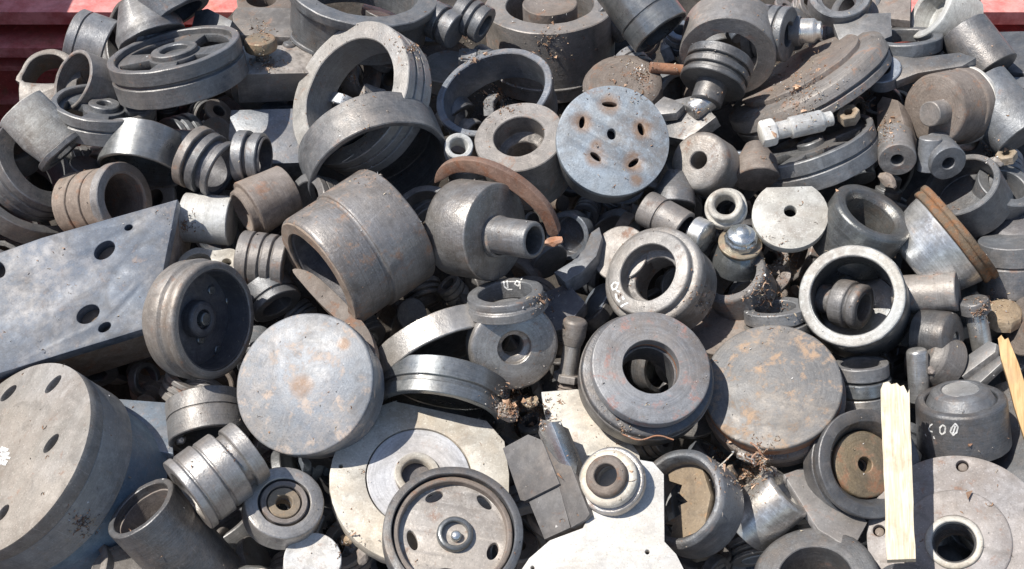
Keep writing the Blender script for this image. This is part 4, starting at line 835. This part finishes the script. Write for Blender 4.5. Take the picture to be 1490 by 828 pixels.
# ---------------------------------------------------------------- turnings and chips lying in the gaps and on the parts
hits_targets = None
def scatter(name, m, label, n, clusters, size, uni, curl=.6):
    bm = bmesh.new(); rnd = random.Random(hash(name) % 1000 if False else len(name) * 7 + n)
    def chip(P, nor):
        L = size * rnd.uniform(.5, 1.7); w = min(size * rnd.uniform(.12, .34), .0011)
        ax = Vector((rnd.uniform(-1, 1), rnd.uniform(-1, 1), rnd.uniform(-1, 1))); ax = (ax - nor * ax.dot(nor) * .75)
        if ax.length < .1: return
        ax.normalize(); sd = nor.cross(ax).normalized()
        if rnd.random() < .45:      # gritty crumb
            a = L * .35; vs = [bm.verts.new(P + Vector((rnd.uniform(-a, a), rnd.uniform(-a, a), rnd.uniform(-a * .3, a * 1.2)))) for _ in range(4)]
            for t in ((0, 1, 2), (0, 2, 3), (0, 3, 1), (1, 3, 2)): bm.faces.new([vs[k] for k in t])
            return
        k = rnd.randint(4, 8); tw = rnd.uniform(-1, 1) * curl * 3; r0 = L * rnd.uniform(.25, .8); prev = None; p = P + nor * (w * .4)
        dirv = ax.copy(); 
        for i in range(k + 1):
            s2 = (sd * math.cos(i * .5) + nor * math.sin(i * .5) * .8).normalized() * w * (1 - .6 * abs(i / k - .5))
            a, b = bm.verts.new(p + s2), bm.verts.new(p - s2)
            if prev: bm.faces.new((prev[0], a, b, prev[1]))
            prev = (a, b); dirv = (Matrix.Rotation(tw / k, 3, nor) @ Matrix.Rotation(curl * rnd.uniform(-.5, .8), 3, sd) @ dirv).normalized()
            p = p + dirv * (L / k)
            dd = (p - P).dot(nor)
            if dd < w * .3: p = p + nor * (w * .3 - dd)
    def drop(px, py):
        P0 = at(px, py, 0); jd = (HN + Vector((rnd.uniform(-.25, .25), rnd.uniform(-.25, .25), rnd.uniform(-.1, .1)))).normalized()
        ok, loc, nor, idx, ob, _ = scene.ray_cast(dg, P0 + jd * .5, -jd)
        if not ok: return
        if ob.name.startswith('container'): return
        if ob.name.startswith('wood_plank') or ob.name.startswith('white_plate'): return
        onpart = ob.name != 'terrain'
        if nor.z < .25: return
        if onpart and rnd.random() > uni: return
        chip(loc, nor)
    for _ in range(n): drop(rnd.uniform(-60, 1550), rnd.uniform(-60, 880))
    for (cx, cy, cr, cn) in clusters:
        uni_, uni0 = uni, uni
        for _ in range(cn):
            a = rnd.uniform(0, 6.283); q = abs(rnd.gauss(0, .5)) * cr
            P0 = at(cx + math.cos(a) * q, cy + math.sin(a) * q, 0)
            ok, loc, nor, idx, ob, _x = scene.ray_cast(dg, CAM, (P0 - CAM).normalized())
            if ok and nor.z > .1 and not ob.name.startswith('container'): chip(loc, nor)
    me = bpy.data.meshes.new(name); bm.to_mesh(me); bm.free()
    o = mk(name, me, m); tagit(o, label, None, None, 'stuff')
shm = metal('shavegrey', (.22, .19, .17), (.50, .46, .42), rust=.2, met=.3, rough=.5, turn=0, bump=0, scale=2, jit=0)
shr = metal('shaverust', (.24, .13, .08), (.38, .24, .15), rust=.5, met=.05, rough=.75, turn=0, bump=0, scale=2, jit=0)
sht = metal('shavetan', (.38, .30, .20), (.62, .54, .42), rust=.2, met=.1, rough=.6, turn=0, bump=0, scale=2, jit=0)
CL = [(510, 110, 60, 60), (540, 225, 60, 70), (730, 140, 50, 150), (745, 592, 34, 420), (785, 600, 30, 150), (1110, 430, 50, 180), (1130, 380, 40, 120), (1160, 130, 90, 200),
      (1112, 672, 40, 160), (1055, 660, 30, 130), (1090, 690, 40, 160), (390, 95, 40, 80), (380, 45, 20, 30), (600, 70, 40, 70), (930, 110, 50, 120), (1290, 190, 30, 60), (120, 760, 25, 60),
      (800, 60, 60, 60), (790, 440, 30, 40), (1430, 450, 40, 80), (905, 625, 60, 40), (690, 90, 40, 60), (270, 330, 30, 40), (1020, 440, 30, 50), (1440, 220, 30, 40), (1010, 160, 40, 40), (500, 790, 40, 30), (1260, 150, 20, 30)]
scatter('metal_shavings', shm, 'grey curled shavings and crumbs in the gaps between the parts', 7500, CL, .0042, .10)
scatter('rusty_shavings', shr, 'rusty brown shavings and crumbs in the gaps between the parts', 4200, [(a, b, c, int(d * .8)) for a, b, c, d in CL], .0044, .07)
scatter('tan_shavings', sht, 'tan and straw coloured chips strewn between the parts', 1500, [(a, b, c, int(d * .35)) for a, b, c, d in CL], .0052, .06, .9)
scatter('curled_turnings', shr, 'longer curled rusty turnings caught between the parts', 1100, [(a, b, c, int(d * .22)) for a, b, c, d in CL], .0115, .05, 1.6)
